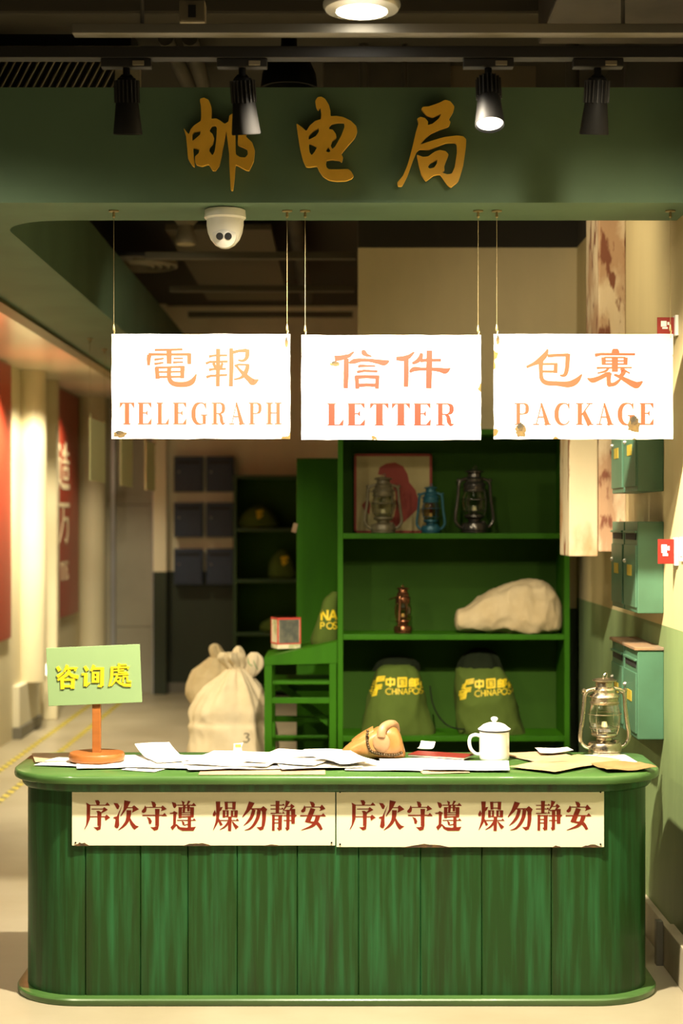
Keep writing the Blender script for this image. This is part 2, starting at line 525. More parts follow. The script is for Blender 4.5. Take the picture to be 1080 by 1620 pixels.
BY, BS = 1260, 10.8
GL['xu'] = (125, BY, BS, [('p', (275, 62), (335, 62), (360, 100), (345, 145), (305, 145)), ((190, 147, 12), (480, 147, 14)), T(528, 146, 95),
    ('p', (122, 100), (195, 140), (190, 380), (150, 480), (100, 562), (92, 552), (125, 480), (132, 380), (134, 150)), ((215, 212, 14), (420, 212, 14)),
    ('p', (400, 216), (432, 178), (495, 226), (470, 240), (395, 282), (380, 268), (420, 220)), ('p', (296, 248), (340, 242), (388, 268), (385, 300), (330, 300)), ((350, 270, 70), (348, 500, 60)),
    ('p', (255, 520), (315, 522), (378, 490), (370, 555), (315, 576)), ((190, 342, 14), (460, 342, 14)), ('p', (440, 344), (472, 308), (535, 358), (505, 372), (455, 410))])
GL['ci'] = (125, BY, BS, [('p', (592, 108), (660, 115), (695, 160), (675, 212), (648, 212)), ('p', (745, 135), (688, 300), (685, 390), (690, 490), (668, 535), (635, 535), (608, 510), (628, 380), (588, 365), (595, 350), (650, 335), (690, 245)),
    ('p', (775, 62), (882, 85), (835, 180), (780, 260), (715, 338), (708, 330), (760, 220)), ((820, 188, 14), (930, 188, 14)), ('p', (912, 168), (945, 148), (1025, 216), (905, 277), (918, 222)),
    ('c', (855, 232, 85), (848, 330, 75), (822, 420, 58), (762, 500, 40), (675, 570, 6)), ('c', (868, 370, 24), (900, 450, 50), (955, 525, 70)), ('p', (930, 480), (1022, 508), (945, 562), (915, 515))])
GL['shou'] = (220, BY, BS, [('p', (208, 80), (268, 95), (292, 140), (280, 180), (235, 180)), ('p', (105, 148), (130, 200), (120, 258), (82, 282), (50, 270), (45, 245), (82, 202)), ((118, 183, 14), (390, 183, 14)),
    ('p', (372, 190), (400, 148), (475, 212), (440, 225), (375, 248), (388, 210)), ((312, 210, 80), (310, 330, 66), (310, 500, 64)), ('p', (198, 520), (255, 522), (341, 490), (325, 560), (262, 582)),
    ((60, 320, 20), (400, 318, 16)), T(475, 324, 92), ('p', (132, 345), (190, 365), (220, 420), (205, 462), (172, 462), (158, 390))])
GL['zun'] = (220, BY, BS, [('p', (558, 90), (625, 110), (645, 150), (615, 200), (588, 185)), ((528, 287, 18), (590, 280, 20)), ('p', (560, 285), (600, 245), (660, 278), (640, 300)), ((612, 285, 52), (605, 482, 46)),
    ('p', (540, 520), (600, 458), (642, 490), (572, 572)), ('p', (628, 470), (645, 470), (700, 520), (800, 530), (972, 514), (930, 582), (740, 582), (665, 545)),
    ('p', (725, 68), (780, 95), (765, 145), (745, 140)), ('p', (838, 68), (880, 80), (832, 145), (812, 140)), ((650, 146, 15), (910, 146, 15)), T(975, 152, 92), ((705, 180, 62), (700, 365, 50)),
    ((905, 182, 68), (905, 352, 58)), ((680, 190, 15), (935, 187, 15)), ((775, 150, 46), (762, 268, 40)), ((845, 150, 46), (842, 252, 40)), ((720, 277, 13), (890, 273, 13)), ((720, 308, 13), (890, 308, 13)),
    ((700, 346, 18), (920, 338, 18)), ((650, 403, 13), (920, 403, 13)), T(970, 404, 66), ((860, 345, 56), (860, 540, 56)), ('p', (728, 408), (775, 440), (775, 485), (745, 480)), ((770, 486, 13), (835, 470, 13))])
GL['zao'] = (330, BY, BS, [('p', (105, 228), (130, 290), (112, 330), (72, 330), (72, 292)), ('p', (242, 175), (218, 230), (188, 255), (196, 182)), ('c', (160, 84, 76), (160, 250, 60), (148, 400, 50), (120, 480, 32), (78, 572, 6)),
    ((160, 370, 26), (220, 488, 46)), ((300, 88, 56), (305, 222, 50)), ((435, 88, 62), (430, 222, 54)), ((285, 101, 14), (455, 97, 14)), ((300, 196, 16), (430, 196, 16)),
    ((262, 232, 46), (262, 355, 45)), ((325, 240, 36), (322, 348, 35)), ((245, 241, 14), (340, 241, 14)), ((260, 337, 14), (335, 337, 14)), ((400, 236, 40), (400, 346, 40)), ((470, 236, 60), (465, 350, 55)), ((390, 243, 14), (490, 240, 14)),
    ((400, 337, 14), (480, 337, 14)), ((190, 405, 14), (460, 405, 14)), T(517, 406, 66), ((365, 340, 62), (358, 585, 54)), ('c', (350, 420, 42), (280, 510, 30), (192, 562, 6)), ('c', (405, 425, 16), (450, 490, 45), (488, 535, 68))])
GL['wu'] = (330, BY, BS, [('p', (690, 82), (785, 110), (740, 190), (680, 265), (580, 354), (574, 346), (640, 225)), ((720, 210, 18), (920, 206, 18)), ('p', (878, 212), (935, 160), (1000, 216), (978, 265), (910, 258)),
    ('c', (945, 212, 68), (945, 380, 64), (928, 505, 52)), ('p', (820, 520), (880, 520), (955, 480), (935, 555), (882, 577)), ('c', (772, 220, 62), (740, 330, 56), (680, 420, 40), (600, 492, 6)), ('c', (862, 220, 66), (840, 350, 60), (780, 470, 48), (705, 545, 30), (618, 572, 6))])
GL['jing'] = (420, BY, BS, [((205, 74, 70), (200, 285, 54)), ((85, 150, 15), (280, 146, 15)), T(327, 148, 56), ((85, 212, 15), (260, 211, 15)), T(312, 214, 58), ((85, 286, 17), (270, 281, 15)), T(327, 285, 56), ((135, 308, 46), (132, 580, 46)), ((250, 318, 66), (246, 565, 60)),
    ((110, 326, 18), (292, 322, 18)), ((150, 387, 14), (230, 387, 14)), ((150, 447, 14), (230, 447, 14)), ('p', (195, 530), (230, 530), (272, 540), (240, 578), (222, 575)), ('p', (345, 65), (418, 88), (370, 165), (298, 255), (290, 250), (335, 160)),
    ((330, 170, 14), (440, 164, 14)), ('p', (420, 150), (440, 122), (497, 165), (470, 190), (405, 252), (398, 245), (430, 180)), ((318, 238, 16), (455, 233, 16)), ((470, 212, 74), (470, 460, 58)), ((300, 326, 16), (530, 322, 18)), ((308, 406, 14), (480, 406, 14)),
    ((385, 225, 58), (380, 555, 54)), ('p', (335, 528), (380, 530), (407, 520), (400, 556), (360, 580)), ('p', (495, 298), (532, 322), (500, 350))])
GL['an'] = (420, BY, BS, [('p', (752, 82), (815, 95), (842, 130), (832, 178), (788, 178)), ('p', (662, 148), (687, 200), (677, 250), (642, 273), (610, 262), (605, 240), (642, 198)), ((675, 179, 15), (940, 179, 14)), ('p', (922, 190), (960, 132), (1022, 208), (985, 220), (920, 248), (938, 210)),
    ((590, 326, 20), (960, 323, 16)), T(1025, 329, 92), ('p', (768, 192), (850, 215), (805, 320), (765, 420), (700, 438), (672, 425), (718, 320)), ('c', (690, 425, 22), (790, 440, 34), (890, 462, 58), (955, 560, 46)), ('c', (895, 325, 78), (862, 420, 66), (790, 502, 44), (608, 572, 6))])
ZX = (80, 1040, 7.714)
GL['zi'] = (*ZX, [((85, 112, 36), (118, 162, 42)), ((85, 235, 40), (165, 180, 20)), ((210, 92, 40), (170, 175, 26)), ((200, 132, 28), (318, 130, 30), (300, 165, 26)), ('c', (235, 150, 40), (200, 210, 40), (90, 275, 26)), ('c', (225, 180, 30), (270, 220, 42), (345, 240, 44)),
    ((145, 262, 42), (150, 385, 46)), ((130, 270, 28), (295, 268, 28)), ((278, 262, 44), (272, 378, 46)), ((150, 348, 28), (270, 348, 28))])
GL['xun'] = (*ZX, [((420, 105, 34), (455, 160, 42)), ((382, 205, 28), (450, 200, 28)), ((435, 200, 44), (430, 350, 46)), ((430, 345, 36), (485, 305, 16)), ((535, 92, 40), (498, 165, 26)), ((525, 135, 28), (655, 132, 28)), ((635, 122, 44), (630, 345, 44)), ((630, 345, 36), (580, 350, 14)),
    ((523, 178, 32), (523, 305, 34)), ((580, 178, 34), (580, 305, 34)), ((520, 188, 22), (590, 188, 22)), ((520, 240, 18), (590, 240, 18)), ((520, 294, 24), (590, 294, 24))])
GL['chu'] = (*ZX, [((838, 70, 30), (838, 112, 30)), ((842, 90, 20), (930, 88, 20)), ((738, 122, 24), (955, 118, 24), (944, 142, 18)), ('c', (752, 118, 34), (748, 240, 34), (716, 352, 20)), ((778, 160, 17), (900, 148, 17)), ((832, 130, 22), (834, 178, 20), (940, 180, 20)),
    ((775, 206, 19), (955, 202, 19)), ('c', (815, 212, 26), (795, 275, 26), (742, 345, 16)), ((792, 246, 19), (862, 246, 19), (838, 300, 22)), ((780, 262, 12), (850, 312, 26), (905, 336, 34), (985, 336, 40)), ((895, 222, 22), (886, 300, 22)), ((890, 230, 20), (942, 230, 20)), ((938, 225, 22), (940, 290, 22), (988, 296, 22))])

# cast characters on the beam: outline and holes, in photo pixels after scaling
CAST = {}
CAST['you'] = (280, 145, 8.308, [(310, 110), (360, 95), (420, 125), (455, 210), (460, 300), (455, 375), (520, 368), (570, 395), (630, 440), (680, 410), (690, 330), (740, 300), (960, 300), (1030, 365), (960, 480), (900, 600), (990, 680),
    (1025, 780), (1010, 930), (950, 1050), (910, 1045), (770, 965), (760, 1130), (740, 1310), (710, 1310), (700, 1130), (690, 960), (690, 840), (665, 640), (650, 525), (620, 680), (590, 850), (560, 980), (510, 1050), (470, 1050),
    (420, 965), (330, 995), (262, 975), (244, 945), (242, 865), (290, 825), (300, 775), (212, 745), (222, 860), (236, 1005), (205, 985), (150, 900), (140, 760), (125, 600), (90, 490), (160, 580), (185, 510), (230, 460), (320, 400), (322, 300), (318, 200), (305, 140)],
    [[(205, 575), (230, 540), (315, 528), (310, 580), (205, 670)], [(430, 510), (460, 465), (510, 455), (530, 490), (520, 640), (500, 800), (470, 855), (425, 790), (430, 750), (480, 690), (490, 620), (470, 570), (435, 540)],
     [(770, 510), (870, 405), (850, 480), (805, 590), (800, 715), (860, 740), (925, 770), (935, 840), (900, 880), (830, 875), (775, 840), (770, 680)]])
CAST['dian'] = (460, 145, 8.308, [(320, 140), (350, 90), (400, 82), (450, 110), (500, 190), (520, 270), (522, 340), (600, 335), (690, 350), (790, 400), (860, 470), (872, 540), (840, 620), (760, 710), (660, 830), (685, 880), (670, 940), (640, 915), (540, 905),
    (470, 915), (460, 960), (470, 1010), (500, 1035), (620, 1035), (750, 1030), (790, 1060), (825, 1120), (800, 1155), (720, 1185), (600, 1190), (500, 1175), (420, 1125), (370, 1050), (345, 990), (240, 1005), (200, 1000), (160, 920), (120, 760), (90, 560), (72, 430),
    (150, 485), (205, 535), (250, 460), (320, 400), (395, 380), (400, 300), (385, 220), (360, 260), (335, 230)],
    [[(235, 600), (290, 535), (365, 490), (370, 540), (330, 600), (235, 650)], [(238, 690), (350, 740), (310, 810), (275, 850), (250, 820), (240, 760)],
     [(500, 480), (530, 440), (610, 420), (700, 420), (705, 480), (660, 600), (580, 740), (545, 770), (520, 725), (545, 660), (600, 620), (590, 570), (550, 515), (505, 510)], [(460, 800), (490, 740), (525, 790), (500, 815)]])
CAST['ju'] = (620, 150, 8.308, [(380, 205), (400, 175), (480, 170), (620, 120), (690, 82), (760, 100), (815, 170), (800, 240), (740, 340), (765, 375), (740, 430), (620, 470), (500, 525), (420, 600), (365, 670), (480, 630), (680, 570), (850, 550), (930, 560), (970, 600),
    (965, 700), (930, 950), (870, 1150), (770, 1230), (720, 1190), (630, 1055), (540, 1070), (440, 1150), (380, 1060), (340, 900), (322, 800), (400, 830), (470, 825), (560, 760), (620, 740), (700, 755), (740, 800), (700, 900), (680, 960), (685, 1010), (650, 1035),
    (720, 1060), (780, 1050), (820, 960), (850, 760), (845, 660), (820, 640), (700, 645), (480, 735), (360, 725), (320, 760), (270, 880), (200, 1080), (130, 1215), (75, 1210), (65, 1165), (140, 1080), (200, 940), (260, 720), (310, 500), (345, 390), (325, 330), (370, 305),
    (430, 320), (470, 370), (465, 415), (530, 395), (610, 330), (645, 265), (610, 275), (530, 310), (450, 285)], [[(465, 960), (500, 910), (590, 865), (590, 910), (550, 970), (490, 985)]])

def ribbon(st, grow=0.0):
    """stroke -> (left side, right side), point lists"""
    if st[0] == 'c':
        pts = catmull(st[1:], 5)
    else:
        pts = list(st)
    L, R = [], []
    n = len(pts)
    for i, (x, y, w) in enumerate(pts):
        ds = []
        if i > 0:
            d = Vector((x - pts[i - 1][0], y - pts[i - 1][1]))
            if d.length > 1e-6: ds.append(d.normalized())
        if i < n - 1:
            d = Vector((pts[i + 1][0] - x, pts[i + 1][1] - y))
            if d.length > 1e-6: ds.append(d.normalized())
        t = sum(ds, Vector((0, 0)))
        t.normalize()
        k = 1.0
        if len(ds) == 2:
            k = min(1.5, 1 / max(0.3, t.dot(ds[0])))
        w = w + grow
        nx, ny = -t.y * w / 2 * k, t.x * w / 2 * k
        L.append((x + nx, y + ny))
        R.append((x - nx, y - ny))
    return L, R

def add_glyph(bm, strokes, mp, t, y0=0.0, grow=0.0):
    """strokes (2-D) mapped by mp(u, v) -> (x, z); solid of thickness t standing on the plane y = y0, facing -y"""
    for i, st in enumerate(strokes):
        e = i * 4e-6
        if st[0] == 'p':
            pts = [mp(u, v) for u, v in st[1:]]
            a = [bm.verts.new((x, y0 - t - e, z)) for x, z in pts]
            b = [bm.verts.new((x, y0, z)) for x, z in pts]
            f = bm.faces.new(a)
            n = len(a)
            for k in range(n):
                bm.faces.new((a[k], a[(k + 1) % n], b[(k + 1) % n], b[k]))
        else:
            L, R = ribbon(st, grow)
            L = [mp(u, v) for u, v in L]
            R = [mp(u, v) for u, v in R]
            la = [bm.verts.new((x, y0 - t - e, z)) for x, z in L]
            ra = [bm.verts.new((x, y0 - t - e, z)) for x, z in R]
            lb = [bm.verts.new((x, y0, z)) for x, z in L]
            rb = [bm.verts.new((x, y0, z)) for x, z in R]
            for k in range(len(la) - 1):
                bm.faces.new((la[k], la[k + 1], ra[k + 1], ra[k]))
                bm.faces.new((la[k], lb[k], lb[k + 1], la[k + 1]))
                bm.faces.new((ra[k], ra[k + 1], rb[k + 1], rb[k]))
            for k in (0, -1):
                bm.faces.new((la[k], ra[k], rb[k], lb[k]))
    return bm

def glyph_at(bm, key, org, Y, t, dx=0.0, dy=0.0, grow=0.0):
    """place a traced character on the plate at depth Y whose origin is org"""
    x0, y0, s, strokes = GL[key]
    def mp(u, v):
        p = PX(x0 + u / s + dx, y0 + v / s + dy, Y)
        return (p.x - org[0], p.z - org[2])
    return add_glyph(bm, strokes, mp, t, 0.0, grow)

# serif capitals in a unit box: u right 0..1, v down 0..1 (condensed, thick stems, hairline serifs)
def serif(ch, S=0.30, h=0.048):                     # stem width in u, hairline in v
    def stem(x, w=S): return ((x, 0, w), (x, 1, w))
    def hl(x0, x1, y): return ('p', (x0, y - h / 2), (x1, y - h / 2), (x1, y + h / 2), (x0, y + h / 2))
    def sf(x, y, w=0.24):
        y = h / 2 if y == 0 else 1 - h / 2
        return hl(x - w, x + w, y)
    tr = lambda x, d: ('p', (x - 0.10 * d, 0), (x, 0), (x, 0.27), (x - 0.04 * d, 0.22), (x - 0.22 * d, 0.04))
    br = lambda x, d: ('p', (x - 0.10 * d, 1), (x, 1), (x + 0.02 * d, 0.70), (x - 0.04 * d, 0.76), (x - 0.26 * d, 0.96))
    if ch == 'T':
        return [stem(0.5), sf(0.5, 1, 0.25), hl(0, 1, h / 2), tr(1, 1), tr(0, -1)]
    if ch == 'E':
        return [stem(0.23), hl(0, 0.97, h / 2), hl(0, 0.95, 1 - h / 2), tr(0.97, 1), br(0.97, 1), hl(0.3, 0.68, 0.47), ('p', (0.66, 0.36), (0.70, 0.36), (0.70, 0.58), (0.66, 0.58), (0.56, 0.47))]
    if ch == 'L':
        return [stem(0.26), sf(0.26, 0, 0.26), hl(0, 0.95, 1 - h / 2), br(0.97, 1)]
    if ch == 'H':
        return [stem(0.22, 0.23), stem(0.78, 0.23), sf(0.22, 0, 0.22), sf(0.22, 1, 0.22), sf(0.78, 0, 0.22), sf(0.78, 1, 0.22), hl(0.22, 0.78, 0.47)]
    if ch in 'PR':
        r = [stem(0.24, 0.25), sf(0.24, 1, 0.24), hl(0, 0.6, h / 2), hl(0.3, 0.55, 0.50),
             ('c', (0.45, 0.012, 0.03), (0.66, 0.03, 0.06), (0.83, 0.13, 0.20), (0.86, 0.26, 0.25), (0.82, 0.39, 0.20), (0.66, 0.48, 0.06), (0.45, 0.50, 0.03))]
        if ch == 'R':
            r.append(('c', (0.50, 0.50, 0.06), (0.66, 0.60, 0.18), (0.72, 0.80, 0.24), (0.82, 0.96, 0.14), (1.0, 0.93, 0.02)))
        return r
    if ch == 'A':
        return [((0.46, 0.0, 0.10), (0.82, 1.0, 0.26)), ((0.47, 0.05, 0.05), (0.17, 1.0, 0.05)), hl(0.28, 0.66, 0.64), sf(0.17, 1, 0.17), sf(0.82, 1, 0.2)]
    if ch in 'CG':
        r = [('c', (0.93, 0.20, 0.03), (0.80, 0.06, 0.06), (0.58, 0.012, 0.05), (0.30, 0.10, 0.17), (0.15, 0.32, 0.25), (0.13, 0.52, 0.27), (0.16, 0.72, 0.25), (0.32, 0.92, 0.16), (0.58, 0.988, 0.05), (0.80, 0.93, 0.05), (0.93, 0.80, 0.04)),
             ('p', (0.90, 0.0), (0.94, 0.0), (0.94, 0.30), (0.90, 0.26), (0.80, 0.08))]
        if ch == 'G':
            r += [((0.82, 0.58, 0.22), (0.82, 0.98, 0.20)), hl(0.60, 1.02, 0.57)]
        return r
    if ch == 'K':
        return [stem(0.22, 0.25), sf(0.22, 0, 0.22), sf(0.22, 1, 0.22), ((0.82, 0.02, 0.05), (0.28, 0.60, 0.06)), ((0.45, 0.40, 0.24), (0.82, 1.0, 0.27)), sf(0.80, 0, 0.18), sf(0.83, 1, 0.2)]
    return []

def word(bm, letters, top, bot, org, Y, t, S=0.30):
    for ch, xa, xb in letters:
        def mp(u, v, xa=xa, xb=xb):
            p = PX(xa + u * (xb - xa), top + v * (bot - top), Y)
            return (p.x - org[0], p.z - org[2])
        add_glyph(bm, serif(ch, S), mp, t)
    return bm

def cast_char(key, Y, t, mat, name, label):
    """solid metal character from its outline and holes, screwed on the beam"""
    x0, y0, s, outer, holes = CAST[key]
    pts = [PX(x0 + u / s, y0 + v / s, Y) for u, v in outer]
    cx = sum(p.x for p in pts) / len(pts)
    cz = sum(p.z for p in pts) / len(pts)
    cu = bpy.data.curves.new(name, 'CURVE')
    cu.dimensions = '2D'
    cu.fill_mode = 'BOTH'
    cu.extrude = t / 2
    for ring in [outer] + holes:
        q = [PX(x0 + u / s, y0 + v / s, Y) for u, v in ring]
        q = [(p.x - cx, p.z - cz) for p in q]
        q = q + q[:1]
        # light corner rounding
        sp = cu.splines.new('POLY')
        out = []
        for i in range(len(q) - 1):
            a, b, c = q[i - 1 if i else len(q) - 2], q[i], q[i + 1]
            out.append((b[0] * 0.72 + a[0] * 0.28, b[1] * 0.72 + a[1] * 0.28))
            out.append((b[0] * 0.92 + (a[0] + c[0]) * 0.04, b[1] * 0.92 + (a[1] + c[1]) * 0.04))
            out.append((b[0] * 0.72 + c[0] * 0.28, b[1] * 0.72 + c[1] * 0.28))
        sp.points.add(len(out) - 1)
        for k, (u, v) in enumerate(out):
            sp.points[k].co = (u, v, 0, 1)
        sp.use_cyclic_u = True
    tmp = bpy.data.objects.new(name, cu)
    C.objects.link(tmp)
    dg = bpy.context.evaluated_depsgraph_get()
    me = bpy.data.meshes.new_from_object(tmp.evaluated_get(dg))
    bpy.data.objects.remove(tmp)
    bpy.data.curves.remove(cu)
    me.materials.clear()
    me.materials.append(mat)
    me.name = name
    o = bpy.data.objects.new(name, me)
    C.objects.link(o)
    o.rotation_euler = (PI / 2, 0, 0)
    o.location = (cx, Y - t / 2, cz)
    return tag(o, label, 'sign letter', 'cast characters on the green beam')

# ------------------------------------------------------------ the setting
struct('floor', bxm(-6, 6, -1.5, 15.7, -0.1, 0), m_floor)
struct('ceiling', bxm(-6, 6, 3.0, 15.7, 3.62, 3.72), m_ceil)
struct('wall_back', bxm(-3.2, 3.2, 15.5, 15.65, 0, 3.62), m_wall_b)
# stub wall behind the big shelf, black above the plaster line
bm = bxm(0.085, 1.2, 8.45, 8.60, 0, 3.0)
struct('wall_middle', bm, M_dado('wall_middle_paint', (0.80, 0.66, 0.38), (0.030, 0.050, 0.020), 1.16))
struct('trim_1', bxm(0.085, 1.2, 8.44, 8.60, 3.0, 3.62), m_ceil)
struct('wall_right', bxm(1.2, 1.35, 4.9, 15.5, 0, 3.0), m_wall_r)
struct('trim_2', bxm(1.2, 1.35, 4.9, 15.5, 3.0, 3.62), m_ceil)
struct('wall_left', bxm(-2.55, -2.42, 7.5, 15.5, 0, 2.75), m_wall_l)
struct('trim_3', bxm(-2.9, -1.72, 5.95, 15.5, 2.75, 2.80), m_corr_ceil)
# green portal beam: front span turning with a rounded inner corner into the span along the left
pts = [(-3.6, 5.6), (2.4, 5.6), (2.4, 5.93)]
R = 0.24
for i in range(13):
    a = math.radians(90 + 90 * i / 12)
    pts.append((-1.23 + R + R * math.cos(a), 5.93 + R - R * math.sin(a) if False else 5.93 + R - R * math.sin(a)))
pts += [(-1.23, 13.2), (-1.64, 13.2), (-1.64, 5.93), (-3.6, 5.93)]
struct('trim_4', prism(B(), pts, 2.68, 3.07), m_beam)
struct('trim_5', bxm(-1.72, -1.64, 5.93, 13.2, 2.66, 2.82), M('olive_lip_paint', (0.13, 0.12, 0.045), 0.5))
# skirting along the right wall, of two lengths
struct('baseboard_right', bxm(1.175, 1.2, 6.02, 15.5, 0, 0.135, 0.004), m_base)
struct('baseboard_front', bxm(1.160, 1.2, 4.9, 5.98, 0, 0.15, 0.004), m_base)
struct('baseboard_back', bxm(-1.75, 1.2, 15.47, 15.5, 0, 0.10), m_plinth_dark)
# peeling chase down the right wall
bm = bxm(1.085, 1.2, 6.99, 7.35, 1.475, 3.0, 0.006)
struct('trim_6', bm, m_peel)
bm = bxm(0.962, 1.083, 7.00, 7.30, 1.455, 2.12, 0.006)
struct('trim_7', bm, m_peel_pale)
# wall end at the far left of the mailboxes
struct('trim_8', bxm(-1.745, -1.625, 15.36, 15.5, 0, 3.62), m_wall_b)

# far door: grey panels between steel jambs
t = bpy.data.objects.new('door_1', None); C.objects.link(t); t['kind'] = 'structure'; t.location = (-1.92, 15.5, 0)
obj('door_panel', bxm(-0.19, 0.155, -0.03, -0.005, 0.0, 0.62, 0.004), m_door_grey, t)
obj('door_panel', bxm(-0.19, 0.155, -0.03, -0.005, 0.625, 1.76, 0.004), m_door_grey, t)
obj('door_panel', bxm(-0.19, 0.155, -0.03, -0.005, 1.765, 2.55, 0.004), m_door_grey, t)
for x in (-0.21, 0.175):
    obj('door_jamb', bxm(x - 0.018, x + 0.018, -0.07, -0.005, 0, 2.6, 0.004), m_door_steel, t)
obj('door_header', bxm(-0.23, 0.195, -0.07, -0.005, 2.6, 2.66), m_door_steel, t)
struct('trim_9', bxm(-2.40, -2.15, 15.42, 15.5, 0, 2.75), M('grey_wall_end', (0.36, 0.33, 0.24), 0.6))

# ------------------------------------------------------------ corridor on the left
def pillar(x, y, r, label, square=False):
    t = thing('corridor_pillar', label, 'pillar', (x, y, 0), 0, None)
    if square:
        obj('shaft', bxm(-r, r, -r, r, 0.0, 2.749, 0.01), m_wall_l, t)
    else:
        obj('shaft', lathe(B(), [(r, 0.0), (r, 2.749)], n=40), m_wall_l, t, smooth=True)
    return t
t = pillar(-2.37, 12.62, 0.12, 'round cream pillar standing on the raised plinth at the far left')
t.location.z = 0.39
for ch in t.children: ch.scale.z = 2.36 / 2.75
pillar(-2.36, 13.45, 0.06, 'slim square cream post just left of the narrow red text panel', True)
pillar(-2.30, 15.28, 0.125, 'farthest round pillar, in the corner beside the grey door')
t = thing('wall_plinth', 'pale block plinth with a dark skirting under the left pillar', 'plinth', (-2.7, 12.6, 0))
obj('block', bxm(-0.33, 0.33, -0.40, 0.42, 0.085, 0.39, 0.006), M('plinth_cream', (0.60, 0.56, 0.42), 0.45), t)
obj('skirting', bxm(-0.345, 0.345, -0.415, 0.435, 0, 0.085, 0.004), m_plinth_dark, t)

def red_panel(y0, y1, z0, z1, label, text=None):
    t = thing('wall_panel', label, 'wall panel', (-2.42, (y0 + y1) / 2, z0), 0, None)
    obj('panel', bxm(0.001, 0.025, -(y1 - y0) / 2, (y1 - y0) / 2, 0, z1 - z0, 0.003), m_red_panel, t)
    return t
red_panel(10.3, 12.02, 0.76, 2.735, 'tall red wall panel at the very left edge of the picture')
t = red_panel(13.75, 15.10, 0.78, 2.735, 'narrow red wall panel with cream characters between two pillars')
# characters of the panel: they face +x, read along +y
zao = [((40, 10, 14), (10, 40, 10)), ((5, 28, 9), (95, 28, 9)), ((50, 0, 12), (50, 48, 12)), ((0, 50, 9), (100, 50, 9)), ((20, 62, 12), (20, 96, 12)), ((82, 62, 12), (82, 96, 12)), ((15, 66, 9), (88, 66, 9)), ((15, 92, 9), (88, 92, 9)),
       ((-40, 10, 12), (-28, 24, 12)), ((-48, 45, 8), (-25, 45, 8)), ((-30, 45, 12), (-32, 95, 10)), ('c', (-48, 112, 8), (-30, 98, 10), (0, 112, 14), (100, 112, 14))]
fang = [((-45, 10, 10), (100, 10, 12)), ('c', (15, 15, 14), (10, 60, 13), (-40, 110, 6)), ((12, 48, 9), (85, 48, 11)), ('c', (80, 46, 15), (78, 90, 14), (55, 112, 8), (38, 100, 4))]
def wall_text(strokes, y, z, w, hh, name):
    bm = B()
    add_glyph(bm, strokes, lambda u, v: (u / 100 * w, -v / 112 * hh), 0.003)
    o = obj(name, bm, m_cream_text, t)
    o.rotation_euler = (0, 0, PI / 2)
    o.location = (0.0262, y - t.location.y, z - t.location.z)
wall_text(zao, 14.20, 2.29, 0.36, 0.38, 'lettering')
wall_text(fang, 14.20, 1.78, 0.36, 0.36, 'lettering')
bm = B()
for i, ch in enumerate('TE'):
    add_glyph(bm, serif(ch), lambda u, v, i=i: (i * 0.22 + u * 0.17, -v * 0.16), 0.003)
o = obj('lettering', bm, m_cream_text, t)
o.rotation_euler = (0, 0, PI / 2); o.location = (0.0262, 14.12 - t.location.y, 1.26 - t.location.z)

# floor marking tapes: yellow with dark bars
def tape(x0, y0, x1, y1, label):
    t = thing('floor_tape', label, 'floor tape', (x0, y0, 0))
    d = Vector((x1 - x0, y1 - y0, 0)); L = d.length; d.normalize()
    rot = math.atan2(d.y, d.x)
    o = obj('base_strip', bxm(0, L, -0.022, 0.022, 0.0002, 0.0012), m_tape_y, t); o.rotation_euler = (0, 0, rot)
    bm = B(); n = int(L / 0.14)
    for i in range(n):
        a = i * 0.14
        vs = [bm.verts.new(v) for v in ((a, -0.022, 0.0016), (a + 0.06, -0.022, 0.0016), (a + 0.10, 0.022, 0.0016), (a + 0.04, 0.022, 0.0016))]
        bm.faces.new(vs)
    o = obj('black_bars', bm, m_tape_k, t); o.rotation_euler = (0, 0, rot)
tape(-2.20, 9.6, -2.20, 15.2, 'left of the two yellow and black floor tapes, nearer the pillars')
tape(-1.96, 7.6, -1.96, 15.2, 'right of the two yellow and black floor tapes, nearer the counter')
# small lit lamp behind the notice board
o = obj('wall_lamp', lathe(B(), [(0.02, -0.05), (0.04, -0.04), (0.045, 0.03), (0.02, 0.05)], n=16), M_emit('small_lamp_glow', (1, 0.92, 0.7), 5), None, (-2.37, 13.15, 0.43), smooth=True)
tag(o, 'small glowing white lamp low on the corridor wall behind the green notice board', 'lamp')

# ------------------------------------------------------------ things under the ceiling
def trk(x0, x1, y, z, h, d, mat, name, label, cat):
    return tag(obj(name, bxm(x0, x1, -d / 2, d / 2, 0, h, 0.002), mat, None, (0, y, z)), label, cat)
trk(-0.79, 1.25, 4.88, 3.034, 0.028, 0.05, m_greymetal, 'support_rail', 'grey metal rail running across the top in front of the lamps', 'rail')
trk(-1.3, 1.25, 4.96, 2.985, 0.034, 0.05, m_black_soft, 'lighting_track', 'black lighting track carrying the four spotlights', 'track')
for px in (225, 985):
    p = PX(px, 30, 4.88)
    o = obj('hanger_rod', lathe(B(), [(0.006, 0), (0.006, 0.56)], n=10), m_greymetal, None, (p.x, 4.88, 3.062), smooth=True)
    tag(o, 'thin rod holding up the grey rail, %s end' % ('left' if px < 500 else 'right'), 'rod', None)

